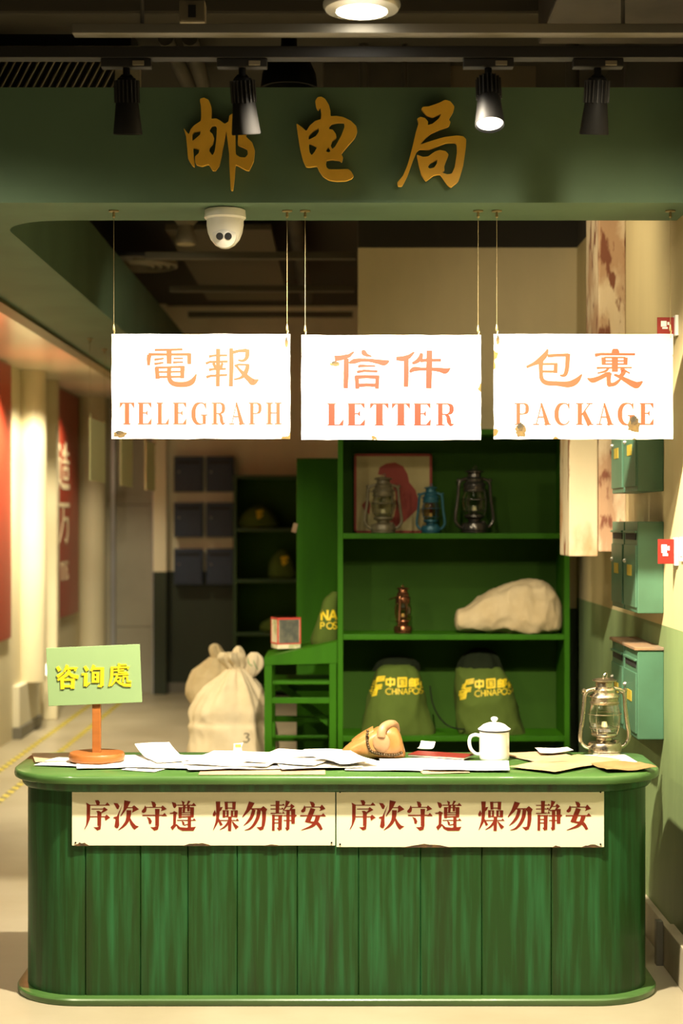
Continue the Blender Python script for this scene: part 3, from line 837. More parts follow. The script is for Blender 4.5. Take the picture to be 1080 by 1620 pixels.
def track_spot(px, label, aim, lit=False):
    Y = 4.96
    p = PX(px, 90, Y)
    t = thing('track_spotlight', label, 'spotlight', (p.x, Y, 2.985), 0, None)
    obj('adaptor', bxm(-0.075, 0.075, -0.018, 0.018, -0.026, 0.0, 0.003), m_black_soft, t)
    obj('end_clip', bxm(0.02, 0.055, -0.022, -0.016, -0.022, -0.008, 0.002), m_louver, t)
    bm = tube(B(), [(0, 0, -0.026), (0, 0, -0.052)], 0.011, 10)
    tube(bm, [(-0.020, 0, -0.060), (-0.012, 0, -0.05), (0.012, 0, -0.05), (0.020, 0, -0.060)], 0.006, 8)
    obj('yoke', bm, m_black, t, smooth=True)
    d = Vector(aim).normalized()
    q = d.to_track_quat('-Z', 'Y').to_euler()
    pr = [(0.012, 0.0), (0.027, -0.004), (0.031, -0.018), (0.034, -0.075), (0.044, -0.165), (0.042, -0.168), (0.037, -0.150), (0.0, -0.146)]
    b = obj('lamp_body', lathe(B(), pr, n=30, cap=False), m_black, t, (0, 0, -0.052), smooth=True)
    b.rotation_euler = q
    bm = B()
    for i in range(18):
        a = 2 * PI * i / 18
        box(bm, 0.030, 0.0385, -0.0014, 0.0014, -0.075, -0.010, mtx=Matrix.Rotation(a, 4, 'Z'))
    f = obj('cooling_fins', bm, m_black_soft, t, (0, 0, -0.052)); f.rotation_euler = q
    ln = obj('lens', lathe(B(), [(0.0385, -0.160), (0.0385, -0.157)], n=28), m_lens_small if lit else m_slot, t, (0, 0, -0.052)); ln.rotation_euler = q
    return t, Vector((p.x, Y, 2.985 - 0.052)) + d * 0.17
S1, e1 = track_spot(200, 'unlit black track spotlight at the far left, in front of bare beam', (0.0, 0.20, -1))
S2, e2 = track_spot(383, 'unlit black track spotlight hanging over the first gold character', (0.06, 0.25, -1))
S3, e3 = track_spot(772, 'lit black track spotlight with its bright mouth turned to the viewer', (0.0, -0.36, -1), True)
S4, e4 = track_spot(945, 'unlit black track spotlight at the far right of the beam', (-0.03, 0.25, -1))
spot('track_light', e3, e3 + Vector((0, -0.36, -1)), 40, 70, 0.5, 0.03)
for nm, e, tx in (('track_light', e1, -0.50), ('track_light', e2, 0.16), ('track_light', e4, 0.82)):
    spot(nm, e, (tx, 5.74, 2.06), 16, 42, 0.8, 0.03)

# round downlight at the top edge
t = thing('downlight', 'big bright round downlight at the top edge of the picture', 'lamp', (KEY[0], KEY[1], KEY[2]))
obj('rim', lathe(B(), [(0.075, -0.012), (0.105, -0.006), (0.112, 0.004), (0.112, 0.012), (0.07, 0.03)], n=40, cap=False), m_reflector, t, smooth=True)
obj('lens', lathe(B(), [(0.0, -0.024), (0.04, -0.022), (0.066, -0.012), (0.074, 0.0), (0.06, 0.006)], n=36, cap=False), m_lens, t, smooth=True)
obj('housing', lathe(B(), [(0.07, 0.03), (0.085, 0.06), (0.08, 0.30), (0.02, 0.32), (0.015, 0.54)], n=30), m_black_soft, t, smooth=True)

# louvred vent top left
t = thing('air_vent', 'dusty white louvred air vent above the beam on the left', 'vent', (-1.16, 6.75, 3.385))
bm = B()
box(bm, -0.72, 0.26, -0.02, 0.0, 0.12, 0.15); box(bm, -0.72, 0.26, -0.02, 0.0, -0.15, -0.12); box(bm, 0.24, 0.34, -0.02, 0.03, -0.15, 0.15); box(bm, -0.76, -0.72, -0.02, 0.0, -0.15, 0.15)
obj('frame', bm, m_louver, t)
for i in range(30):
    x = -0.70 + i * 0.032
    obj('slat', bxm(-0.003, 0.003, -0.012, 0.012, -0.12, 0.12, mtx=Matrix.Rotation(math.radians(28), 4, 'Y') @ Matrix.Rotation(math.radians(30), 4, 'Z')), m_louver, t, (x, 0.0, 0))
obj('back_box', bxm(-0.74, 0.3, 0.02, 0.25, -0.15, 0.3), m_black_soft, t)

def simple(name, bm, mat, loc, label, cat, group=None, smooth=False, rot=None):
    return tag(obj(name, bm, mat, None, loc, smooth=smooth, rot=rot), label, cat, group)
simple('bell_pendant', lathe(B(), [(0.008, 0.29), (0.008, 0.24), (0.03, 0.23), (0.032, 0.14), (0.05, 0.10), (0.085, 0.075), (0.105, 0.03), (0.112, -0.03), (0.100, -0.03), (0.095, 0.02), (0.0, 0.09)], n=32, cap=False), m_black,
       (PX(457, 120, 6.5).x, 6.5, 3.33), 'unlit black bell shaped pendant lamp peeking over the beam', 'lamp', smooth=True)
simple('air_duct', bxm(-0.30, 0.30, -0.28, 0.28, 0, 0.34, 0.01), m_duct, (0.95, 5.2, 3.18), 'grey metal air duct end at the top right corner', 'duct')
simple('air_duct', bxm(-1.6, 1.3, -0.12, 0.12, -0.10, 0.10, 0.01), M('dark_duct', (0.045, 0.038, 0.026), 0.7), (0.0, 5.66, 3.40), 'long dark duct running across behind the grey rail', 'duct')
simple('ceiling_panel', bxm(-0.32, 0.30, -0.25, 0.25, 0, 0.03, 0.004), m_louver, (0.50, 4.55, 3.13), 'pale square ceiling diffuser beside the bright downlight', 'vent')
t = thing('junction_box', 'small white junction box on the ceiling above the rail', 'box', PX(305, 22, 5.15))
obj('box_body', bxm(-0.04, 0.04, -0.03, 0.03, -0.035, 0.035, 0.006), m_louver, t)
obj('marker', bxm(-0.012, 0.012, -0.033, -0.030, -0.02, 0.018), m_black_soft, t)
obj('conduit', tube(B(), [(0, 0, 0.03), (0.01, 0.02, 0.14), (0.0, 0.1, 0.50)], 0.012, 8, smooth=4), m_duct, t, smooth=True)
for x0, x1, lab in ((262, 300, 'dusty pipe slanting up behind the second spotlight, left one of a pair'), (300, 322, 'dusty pipe slanting up behind the second spotlight, right one of a pair')):
    a, b = PX(x1, 138, 7.2), PX(x0, 60, 6.6)
    c = (a + b) / 2
    simple('ceiling_pipe', tube(B(), [a - c + (a - b) * 0.4, b - c], 0.032, 12), m_duct, c, lab, 'pipe', smooth=True)
for px, w, lab in ((575, 0.02, 'thin rod hanging from the ceiling right of the middle character'), (640, 0.012, 'thin wire drop over the third character'), (905, 0.03, 'dusty vertical pipe behind the right spotlight'), (1005, 0.05, 'broad dusty duct leg near the top right corner')):
    p = PX(px, 100, 7.0)
    simple('ceiling_drop', lathe(B(), [(w, 0), (w, 0.62)], n=14), m_duct, (p.x, 7.0, 3.0), lab, 'pipe', smooth=True)
simple('ceiling_panel', bxm(-0.28, 0.28, -0.02, 0.02, -0.2, 0.2, 0.004), m_duct, (0.20, 7.3, 3.42), 'dim grey board hanging behind the beam top', 'panel')
simple('ceiling_panel', bxm(-0.2, 0.2, -0.02, 0.02, -0.22, 0.22, 0.004), M('brown_board', (0.13, 0.10, 0.06), 0.7), (0.66, 7.35, 3.40), 'brown board above the beam right of the lit spotlight', 'panel')

# cable trays over the room behind
for py, Y, lab in ((405, 9.3, 'nearest'), (457, 10.6, 'middle'), (498, 11.9, 'farthest')):
    p = PX(540, py, Y)
    o = simple('cable_tray', bxm(-1.10, 0.08, -0.03, 0.03, -0.02, 0.02, 0.003), M('tray_grey', (0.11, 0.095, 0.06), 0.5, 0.3) if lab == 'nearest' else bpy.data.materials['tray_grey'], (0, Y, p.z),
               '%s of the three grey cable trays crossing the dark ceiling' % lab, 'cable tray')
simple('ceiling_board', bxm(-0.30, 0.30, -1.5, 1.5, 0, 0.03), M('dim_ceiling_board', (0.10, 0.08, 0.045), 0.7), (-0.70, 10.9, 3.26), 'dim brown ceiling board behind the cable trays', 'panel')
simple('ceiling_pipe', tube(B(), [(0, -2, 0), (0, 3, 0)], 0.05, 14), m_duct, (-0.28, 10.3, 3.40), 'long grey pipe running away under the dark ceiling', 'pipe', smooth=True)
t = thing('round_vent', 'round ringed ceiling vent beside the left hanging wire', 'vent', (PX(216, 405, 9.7).x, 9.75, 3.13))
for i, r in enumerate((0.235, 0.19, 0.145, 0.10)):
    obj('ring', lathe(B(), [(r, 0.0), (r, -0.025), (r - 0.014, -0.03), (r - 0.014, 0.0)], n=36), m_louver, t, smooth=True)
obj('core', lathe(B(), [(0.23, 0.02), (0.23, 0.0)], n=36), m_black_soft, t)
t = thing('ceiling_downlight', 'unlit pale conical downlight between vent and security camera', 'lamp', (PX(294, 385, 9.0).x, 9.0, 3.11))
obj('cone', lathe(B(), [(0.055, 0.0), (0.06, 0.02), (0.05, 0.05), (0.04, 0.10), (0.09, 0.16), (0.02, 0.50)], n=28), m_louver, t, smooth=True)
obj('lens', lathe(B(), [(0.045, -0.004), (0.05, 0.0)], n=24), M('dull_lens', (0.5, 0.42, 0.25), 0.4), t)

# ------------------------------------------------------------ characters on the beam, camera dome
cast_char('you', 5.585, 0.018, m_gold, 'gold_character', 'gold character 邮, leftmost of three on the green beam')
cast_char('dian', 5.585, 0.018, m_gold, 'gold_character', 'gold character 电, middle of three on the green beam')
cast_char('ju', 5.585, 0.018, m_gold, 'gold_character', 'gold character 局, rightmost of three on the green beam')

p = PX(356, 335, 5.72)
t = thing('security_camera', 'white two lens security camera dome under the green beam', 'camera', (p.x, 5.72, 2.68))
obj('mount', lathe(B(), [(0.062, 0.0), (0.070, -0.004), (0.072, -0.030), (0.066, -0.036)], n=36), m_white_plastic, t, smooth=True)
pr = [(0.064, -0.034), (0.064, -0.055), (0.060, -0.080), (0.050, -0.105), (0.034, -0.124), (0.016, -0.134), (0.0, -0.137)]
obj('housing', lathe(B(), pr, n=36, cap=False), m_white_plastic, t, smooth=True)
hd = obj('ball_head', lathe(B(), [(0.0, 0.026), (0.022, 0.022), (0.040, 0.006), (0.042, -0.012), (0.034, -0.018), (0.0, -0.019)], n=32, cap=False), M('camera_face', (0.70, 0.68, 0.62), 0.3), t, (0, -0.036, -0.098), smooth=True)
hd.rotation_euler = (-PI / 2 + 0.12 + PI, 0, 0)
for dx in (-0.0145, 0.0145):
    bm = lathe(B(), [(0.0, 0.004), (0.012, 0.003), (0.0125, 0.0), (0.0125, -0.003)], n=20, cap=False)
    e = obj('camera_eye', bm, m_slot, t, (dx, -0.060, -0.103), smooth=True)
    e.rotation_euler = (PI / 2 + 0.12, 0, 0)

# ------------------------------------------------------------ the three enamel signs under the beam
def hanging_sign(x0, x1, y0, y1, chars, eng, label, col, seed, stains=(), wires=None):
    Y = 5.74
    a, b = PX(x0, y0, Y), PX(x1, y1, Y)
    org = ((a.x + b.x) / 2, Y, (a.z + b.z) / 2)
    w, h = b.x - a.x, a.z - b.z
    t = thing('hanging_sign', label, 'sign', org, 0)
    rng = random.Random(seed)
    # plate with a slightly chipped outline
    pts = []
    for (xa, za), (xb, zb) in (((-1, 1), (1, 1)), ((1, 1), (1, -1)), ((1, -1), (-1, -1)), ((-1, -1), (-1, 1))):
        for k in range(14):
            f = k / 14
            j = rng.uniform(-0.0012, 0.0012) if k else 0
            pts.append(((xa + (xb - xa) * f) * w / 2 + (j if xa == xb else 0), (za + (zb - za) * f) * h / 2 + (j if za == zb else 0)))
    obj('plate', plate(B(), pts[::-1], -0.003, 0.003), M_enamel('sign_enamel', (0.36, 0.36, 0.345), w, h, 0.030, 0.64, seed=seed, rust=(0.055, 0.032, 0.006), rust2=(0.12, 0.080, 0.012)), t)
    for k in chars:
        obj('chinese_character', glyph_at(B(), k, org, Y, 0.0006, grow=12), col, t, (0, -0.0032, 0))
    bm = word(B(), eng[0], eng[1], eng[2], org, Y, 0.0006, 0.37 if eng[0][1][0] == 'E' and len(eng[0]) == 6 else 0.30)
    o = obj('english_word', bm, col, t, (0, -0.0032, 0))
    for (sx, sy, r1, r2, sd) in stains:
        p = PX(sx, sy, Y)
        rg = random.Random(sd)
        for nm, kk, mt, yy in (('rust_stain', 1.0, 'stain_yellow', -0.0040), ('rust_chip', 0.62, 'stain_dark', -0.0046)):
            bm = B(); vs = []
            for i in range(22):
                an = 2 * PI * i / 22
                q = kk * (1 + rg.uniform(-0.25, 0.2))
                off = -0.3 * r2 if kk == 1.0 else 0.45 * r2
                vs.append((math.cos(an) * r1 * q, off + math.sin(an) * r2 * q))
            plate(bm, vs[::-1], yy, -0.003)
            m = bpy.data.materials.get(mt) or (M('stain_yellow', (0.085, 0.050, 0.006), 0.8, col2=(0.055, 0.030, 0.004), scale=60) if mt == 'stain_yellow' else M('stain_dark', (0.016, 0.012, 0.005), 0.9, col2=(0.05, 0.03, 0.005), scale=80))
            obj(nm, bm, m, t, (p.x - org[0], 0, p.z - org[2]))
    top = 2.68 - org[2]
    for wx in (wires or (x0 + 4, x1 - 5)):
        dx = PX(wx, 0, Y).x - org[0]
        c = obj('cable', tube(B(), [(0, 0, h / 2 - 0.012), (0, 0, h / 2 + 0.02), (0, 0, top - 0.02)], 0.0008, 6), m_wire, t, (dx, 0, 0))
        bm = tube(B(), [(0, -0.004, h / 2 - 0.012), (0.004, 0, h / 2 + 0.012), (0, 0.004, h / 2 - 0.012)], 0.0014, 6)
        lathe(bm, [(0.0025, h / 2 + 0.010), (0.005, h / 2 + 0.016), (0.003, h / 2 + 0.030), (0.0015, h / 2 + 0.034)], n=10)
        obj('cable_clip', bm, m_wire, t, (dx, 0, 0), smooth=True)
        bm = lathe(B(), [(0.018, top - 0.0005), (0.018, top - 0.004), (0.004, top - 0.006), (0.0055, top - 0.022), (0.002, top - 0.026)], n=16)
        obj('ceiling_hook', bm, m_wire, t, (dx, 0, 0), smooth=True)
    return t
hanging_sign(176.5, 459, 528.5, 694.5, ('dian_t', 'bao_t'),
             ([('T', 189.7, 212.4), ('E', 218.2, 240.3), ('L', 248, 267.5), ('E', 274, 295.4), ('G', 303, 327.6), ('R', 335, 356.5), ('A', 362.3, 387), ('P', 393.4, 414.2), ('H', 420.7, 445.3)], 637, 671.5),
             'white hanging enamel sign lettered 電報 TELEGRAPH in orange red', m_sign_red, 1.7, stains=((190, 686, 0.024, 0.009, 11), (453, 541, 0.006, 0.016, 12)), wires=(180, 454))
hanging_sign(476.5, 760.5, 530, 696, ('xin', 'jian'),
             ([('L', 517.7, 543.6), ('E', 549.7, 577.6), ('T', 585, 614.3), ('T', 619.6, 648.1), ('E', 654.2, 681.5), ('R', 689.3, 717.8)], 638.1, 673.2),
             'white hanging enamel sign lettered 信件 LETTER in orange red, deepened as less lit', M('sign_red_less_lit', (0.15, 0.020, 0.0085), 0.5, spec=0.2), 5.1, stains=((530, 575, 0.018, 0.007, 3),), wires=(482.5, 756))  # deeper red lettering stands for the weaker light on this middle sign
hanging_sign(780.5, 1064, 528.5, 695, ('bao_p', 'guo'),
             ([('P', 813.9, 836.6), ('A', 842.8, 870.6), ('C', 876.6, 901.7), ('K', 910.6, 937.2), ('A', 942.8, 969.4), ('G', 976.6, 1002.8), ('E', 1011.2, 1033.4)], 637.8, 672.2),
             'white hanging enamel sign lettered 包裹 PACKAGE with two brown rust stains', m_sign_red, 9.3, stains=((787, 537, 0.006, 0.014, 14), (823, 679, 0.018, 0.022, 5), (1002, 670, 0.022, 0.025, 8)), wires=(785.5, 1060))

# three more signs hung along the left beam, seen edge-on and dim
def side_sign(y0, label):
    t = thing('hanging_sign', label, 'sign', (-1.478, y0 + 0.32, 2.68), PI / 2, 'signs hung along the left beam')
    obj('plate', bxm(-0.31, 0.31, -0.003, 0.003, -0.835, -0.465, 0.001), m_sign_olive, t)
    for dx in (-0.30, 0.30):
        obj('cable', tube(B(), [(dx, 0, -0.47), (dx, 0, 0)], 0.0012, 6), m_wire, t)
        obj('cable_clip', lathe(B(), [(0.004, -0.472), (0.012, -0.462), (0.010, -0.445), (0.003, -0.435)], n=10), m_wire, t, (dx, 0, 0), smooth=True)
        obj('ceiling_hook', lathe(B(), [(0.018, -0.0005), (0.018, -0.005), (0.005, -0.008), (0.005, -0.025)], n=14), m_wire, t, (dx, 0, 0), smooth=True)
    return t
s = side_sign(9.72, 'blank olive sign hung along the left beam, nearest of three')
dup(s, (-1.478, 11.40, 2.68), None, 'blank olive sign hung along the left beam, middle of three')
dup(s, (-1.478, 12.80, 2.68), None, 'blank olive sign hung along the left beam, farthest and narrowest of three')

# ------------------------------------------------------------ the counter
def counter_outline(x0, x1, y0, y1, r, rb, notches=(), nw=0.0028, nd=0.005, n=14):
    pts = []
    cx, cy = x0 + r, y0 + r
    for i in range(n + 1):
        a = math.radians(180 + 90 * i / n)
        pts.append((cx + r * math.cos(a), cy + r * math.sin(a)))
    for g in sorted(notches):
        if x0 + r < g < x1 - r:
            pts += [(g - nw, y0), (g, y0 + nd), (g + nw, y0)]
    cx = x1 - r
    for i in range(n + 1):
        a = math.radians(270 + 90 * i / n)
        pts.append((cx + r * math.cos(a), cy + r * math.sin(a)))
    cx, cy = x1 - rb, y1 - rb
    for i in range(7):
        a = math.radians(90 * i / 6)
        pts.append((cx + rb * math.cos(a), cy + rb * math.sin(a)))
    cx = x0 + rb
    for i in range(7):
        a = math.radians(90 + 90 * i / 6)
        pts.append((cx + rb * math.cos(a), cy + rb * math.sin(a)))
    return pts

def stacked(rings):
    """rings: list of (outline, z); closed solid"""
    bm = B()
    rs = [[bm.verts.new((x, y, z)) for x, y in pts] for pts, z in rings]
    n = len(rs[0])
    for a, b in zip(rs, rs[1:]):
        for i in range(n):
            bm.faces.new((a[i], a[(i + 1) % n], b[(i + 1) % n], b[i]))
    bm.faces.new(rs[0][::-1])
    bm.faces.new(rs[-1])
    return bm

CX0, CX1, CY0, CY1 = -1.078, 1.045, 5.505, 6.00
CTZ = 0.762
t = thing('service_counter', 'worn dark green plank counter with rounded corners and overhanging top', 'counter', (0, 0, 0))
gr = [PX(x, 1400, CY0).x for x in (135, 222, 297, 375, 470, 567, 665, 762, 872)]
obj('plank_body', prism(B(), counter_outline(CX0, CX1, CY0, CY1, 0.21, 0.05, gr), 0.0, 0.706), m_counter, t, smooth=True, angle=25)
def grown(d, notch=False):
    return counter_outline(CX0 - d, CX1 + d, CY0 - d, CY1 + min(d, 0.03), 0.21 + d, 0.05 + d)
obj('under_lip', stacked([(grown(0.010), 0.704), (grown(0.019), 0.714), (grown(0.021), 0.7325)]), m_counter, t, smooth=True, angle=60)
obj('countertop', stacked([(grown(0.039), 0.7325), (grown(0.044), 0.736), (grown(0.046), 0.746), (grown(0.044), 0.757), (grown(0.038), CTZ)]), m_counter_top, t, smooth=True, angle=40)
obj('base_moulding', stacked([(grown(0.033), 0.0), (grown(0.035), 0.004), (grown(0.035), 0.019), (grown(0.031), 0.0235), (grown(0.002), 0.027)]), m_counter_top, t, smooth=True, angle=30)

# enamel notices on the counter front
def notice(x0, x1, y0, y1, chars, dx, label, seed, wear):
    Y = CY0 - 0.006
    a, b = PX(x0, y0, Y), PX(x1, y1, Y)
    org = ((a.x + b.x) / 2, Y, (a.z + b.z) / 2)
    w, h = b.x - a.x, a.z - b.z
    t = thing('counter_notice', label, 'sign', org)
    obj('plate', bxm(-w / 2, w / 2, -0.003, 0.005, -h / 2, h / 2, 0.0012), M_enamel('notice_enamel', (0.84, 0.79, 0.56), w, h, 0.016, 0.70, seed=seed, rust=(0.05, 0.028, 0.008), rust2=(0.14, 0.07, 0.015)), t)
    for k in chars:
        obj('chinese_character', glyph_at(B(), k, org, Y, 0.0006, dx, 0), m_red_print, t, (0, -0.0032, 0))
    bm = B()
    for sx in (-1, 1):
        for sz in (-1, 1):
            bm2 = lathe(B(), [(0.003, 0), (0.003, 0.002), (0.0, 0.003)], n=10, cap=False)
            bmesh.ops.transform(bm2, matrix=Matrix.Translation((sx * (w / 2 - 0.012), -0.003, sz * (h / 2 - 0.010))) @ Matrix.Rotation(PI / 2, 4, 'X'), verts=bm2.verts)
            s = obj('screw', bm2, m_black, t)
    # rust bites along the lower edge
    rg = random.Random(seed)
    for wx, ww, wh in wear:
        p = PX(wx, 0, Y).x - org[0]
        vs = [(p - ww / 2, -h / 2 - 0.001)]
        for i in range(1, 9):
            f = i / 9
            vs.append((p - ww / 2 + ww * f, -h / 2 + wh * math.sin(PI * f) * rg.uniform(0.6, 1.1)))
        vs.append((p + ww / 2, -h / 2 - 0.001))
        obj('rust_bite', plate(B(), vs, -0.0042, -0.002), bpy.data.materials.get('rust_bite') or M('rust_bite', (0.045, 0.025, 0.010), 0.9, col2=(0.12, 0.06, 0.015), scale=50), t)
    return t
CH8 = ('xu', 'ci', 'shou', 'zun', 'zao', 'wu', 'jing', 'an')
notice(114, 530, 1246, 1337.5, CH8, 0, 'cream enamel notice in red characters, left half of the counter front', 2.2, ((130, 0.05, 0.012), (312, 0.095, 0.011), (430, 0.05, 0.004)))
notice(532, 955, 1248, 1340, CH8, 419.5, 'cream enamel notice in red characters, right half of the counter front', 6.4, ((675, 0.16, 0.011), (880, 0.03, 0.006), (935, 0.07, 0.010)))

# ------------------------------------------------------------ soft bodies
def profile_body(rows, Y0, loc, axis='z', n=40, sub=4, expo=2.3, wr=0.004, fr=9.0, seed=0, folds=0, ridge=0.0):
    """rows along the axis in photo pixels at depth Y0:
    axis z: (py, px_left, px_right, depth[, dy, fold]);  axis x: (px, py_top, py_bottom, depth[, dy, fold])"""
    rr = []
    for r in rows:
        s, a, b, d = r[:4]
        dy = r[4] if len(r) > 4 else 0.0
        fo = r[5] if len(r) > 5 else 0.0
        if axis == 'z':
            pa, pb = PX(a, s, Y0), PX(b, s, Y0)
            rr.append((pa.z, (pa.x + pb.x) / 2, (pb.x - pa.x) / 2, d / 2, dy, fo))
        else:
            pa, pb = PX(s, a, Y0), PX(s, b, Y0)
            rr.append((pa.x, (pa.z + pb.z) / 2, (pa.z - pb.z) / 2, d / 2, dy, fo))
    rr = catmull(rr, sub)
    bm = B()
    rings = []
    for (s, c, a, d, dy, fo) in rr:
        ring = []
        for i in range(n):
            th = 2 * PI * i / n
            ct, st = math.cos(th), math.sin(th)
            k = 1 + fo * (math.cos(folds * th + seed) * 0.7 + 0.5 * math.cos((folds * 2 - 1) * th + 2.1 * seed)) if folds else 1
            u = math.copysign(abs(ct) ** (2 / expo), ct) * a * k
            v = math.copysign(abs(st) ** (2 / expo), st) * d * k
            p = Vector((c + u, Y0 + dy + v, s)) if axis == 'z' else Vector((s, Y0 + dy + v, c + u))
            q = p * fr + Vector((seed * 3.1, seed, seed * 1.7))
            q.z *= 0.6
            w = noise.noise(q) + 0.5 * noise.noise(q * 2.3)
            if ridge:
                w += ridge * (0.35 - abs(noise.noise(q * 1.15 + Vector((5.2, 1.3, 8.8))))) * 2.0 + 0.5 * ridge * (0.3 - abs(noise.noise(q * 2.6)))
            nrm = Vector((ct, st, 0)) if axis == 'z' else Vector((0, st, ct))
            p += nrm * w * wr
            ring.append(bm.verts.new(p - Vector(loc)))
        rings.append(ring)
    for a, b in zip(rings, rings[1:]):
        for i in range(n):
            bm.faces.new((a[i], a[(i + 1) % n], b[(i + 1) % n], b[i]))
    bm.faces.new(rings[0][::-1])
    bm.faces.new(rings[-1])
    return bm

def print_on(name, body, strokes, mp, Y0, loc, mat, parent, off=0.0015):
    """lettering laid on the front of a soft body: strokes -> photo px by mp, dropped along +y on the surface"""
    me = body.data
    bvh = BVHTree.FromPolygons([v.co[:] for v in me.vertices], [p.vertices[:] for p in me.polygons])
    bm = B()
    for st in strokes:
        if st[0] != 'c':
            pts = []
            for a, b in zip(st, st[1:]):
                m = max(1, int(math.hypot(b[0] - a[0], b[1] - a[1]) / 18))
                pts += [tuple(a[k] + (b[k] - a[k]) * i / m for k in range(3)) for i in range(m)]
            st = pts + [st[-1]]
        L, R = ribbon(st)
        prev = None
        for l, r in zip(L, R):
            row = []
            for u, v in (l, r):
                p = PX(*mp(u, v), Y0) - Vector(loc)
                h = bvh.ray_cast(Vector((p.x, -2.0, p.z)), Vector((0, 1, 0)))
                row.append(None if h[0] is None else bm.verts.new(h[0] - Vector((0, off, 0))))
            if prev and None not in row and None not in prev:
                bm.faces.new((prev[0], prev[1], row[1], row[0]))
            prev = row
    return obj(name, bm, mat, parent)

# ------------------------------------------------------------ big shelf
SY = 8.10
def shelf_unit(name, label, x0, x1, y0, dep, h, levels, back_mat=m_shelf_back, mat=m_fill_green, back=True):
    w = x1 - x0
    t = thing(name, label, 'shelf', ((x0 + x1) / 2, y0, 0))
    for s in (-1, 1):
        xx = s * (w / 2 - 0.013)
        obj('side_panel', bxm(xx - 0.013, xx + 0.013, 0, dep, 0, h, 0.002), mat, t)
    for z in levels:
        obj('shelf_board', bxm(-w / 2 + 0.026, w / 2 - 0.026, 0.003, dep - 0.012, z - 0.026, z, 0.002), mat, t)
    obj('top_board', bxm(-w / 2 + 0.026, w / 2 - 0.026, 0, dep, h - 0.026, h, 0.002), mat, t)
    if back:
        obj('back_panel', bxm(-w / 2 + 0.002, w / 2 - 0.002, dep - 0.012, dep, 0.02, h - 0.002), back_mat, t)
    return t
SX0, SX1 = PX(534, 0, SY).x, PX(901, 0, SY).x
L0, L1, L2 = 0.553, 1.050, 1.545
shelf_unit('display_shelf', 'tall bright green open shelf behind the counter holding lanterns and mail bags', SX0, SX1, SY, 0.33, 2.055, (0.07, L0, L1, L2))

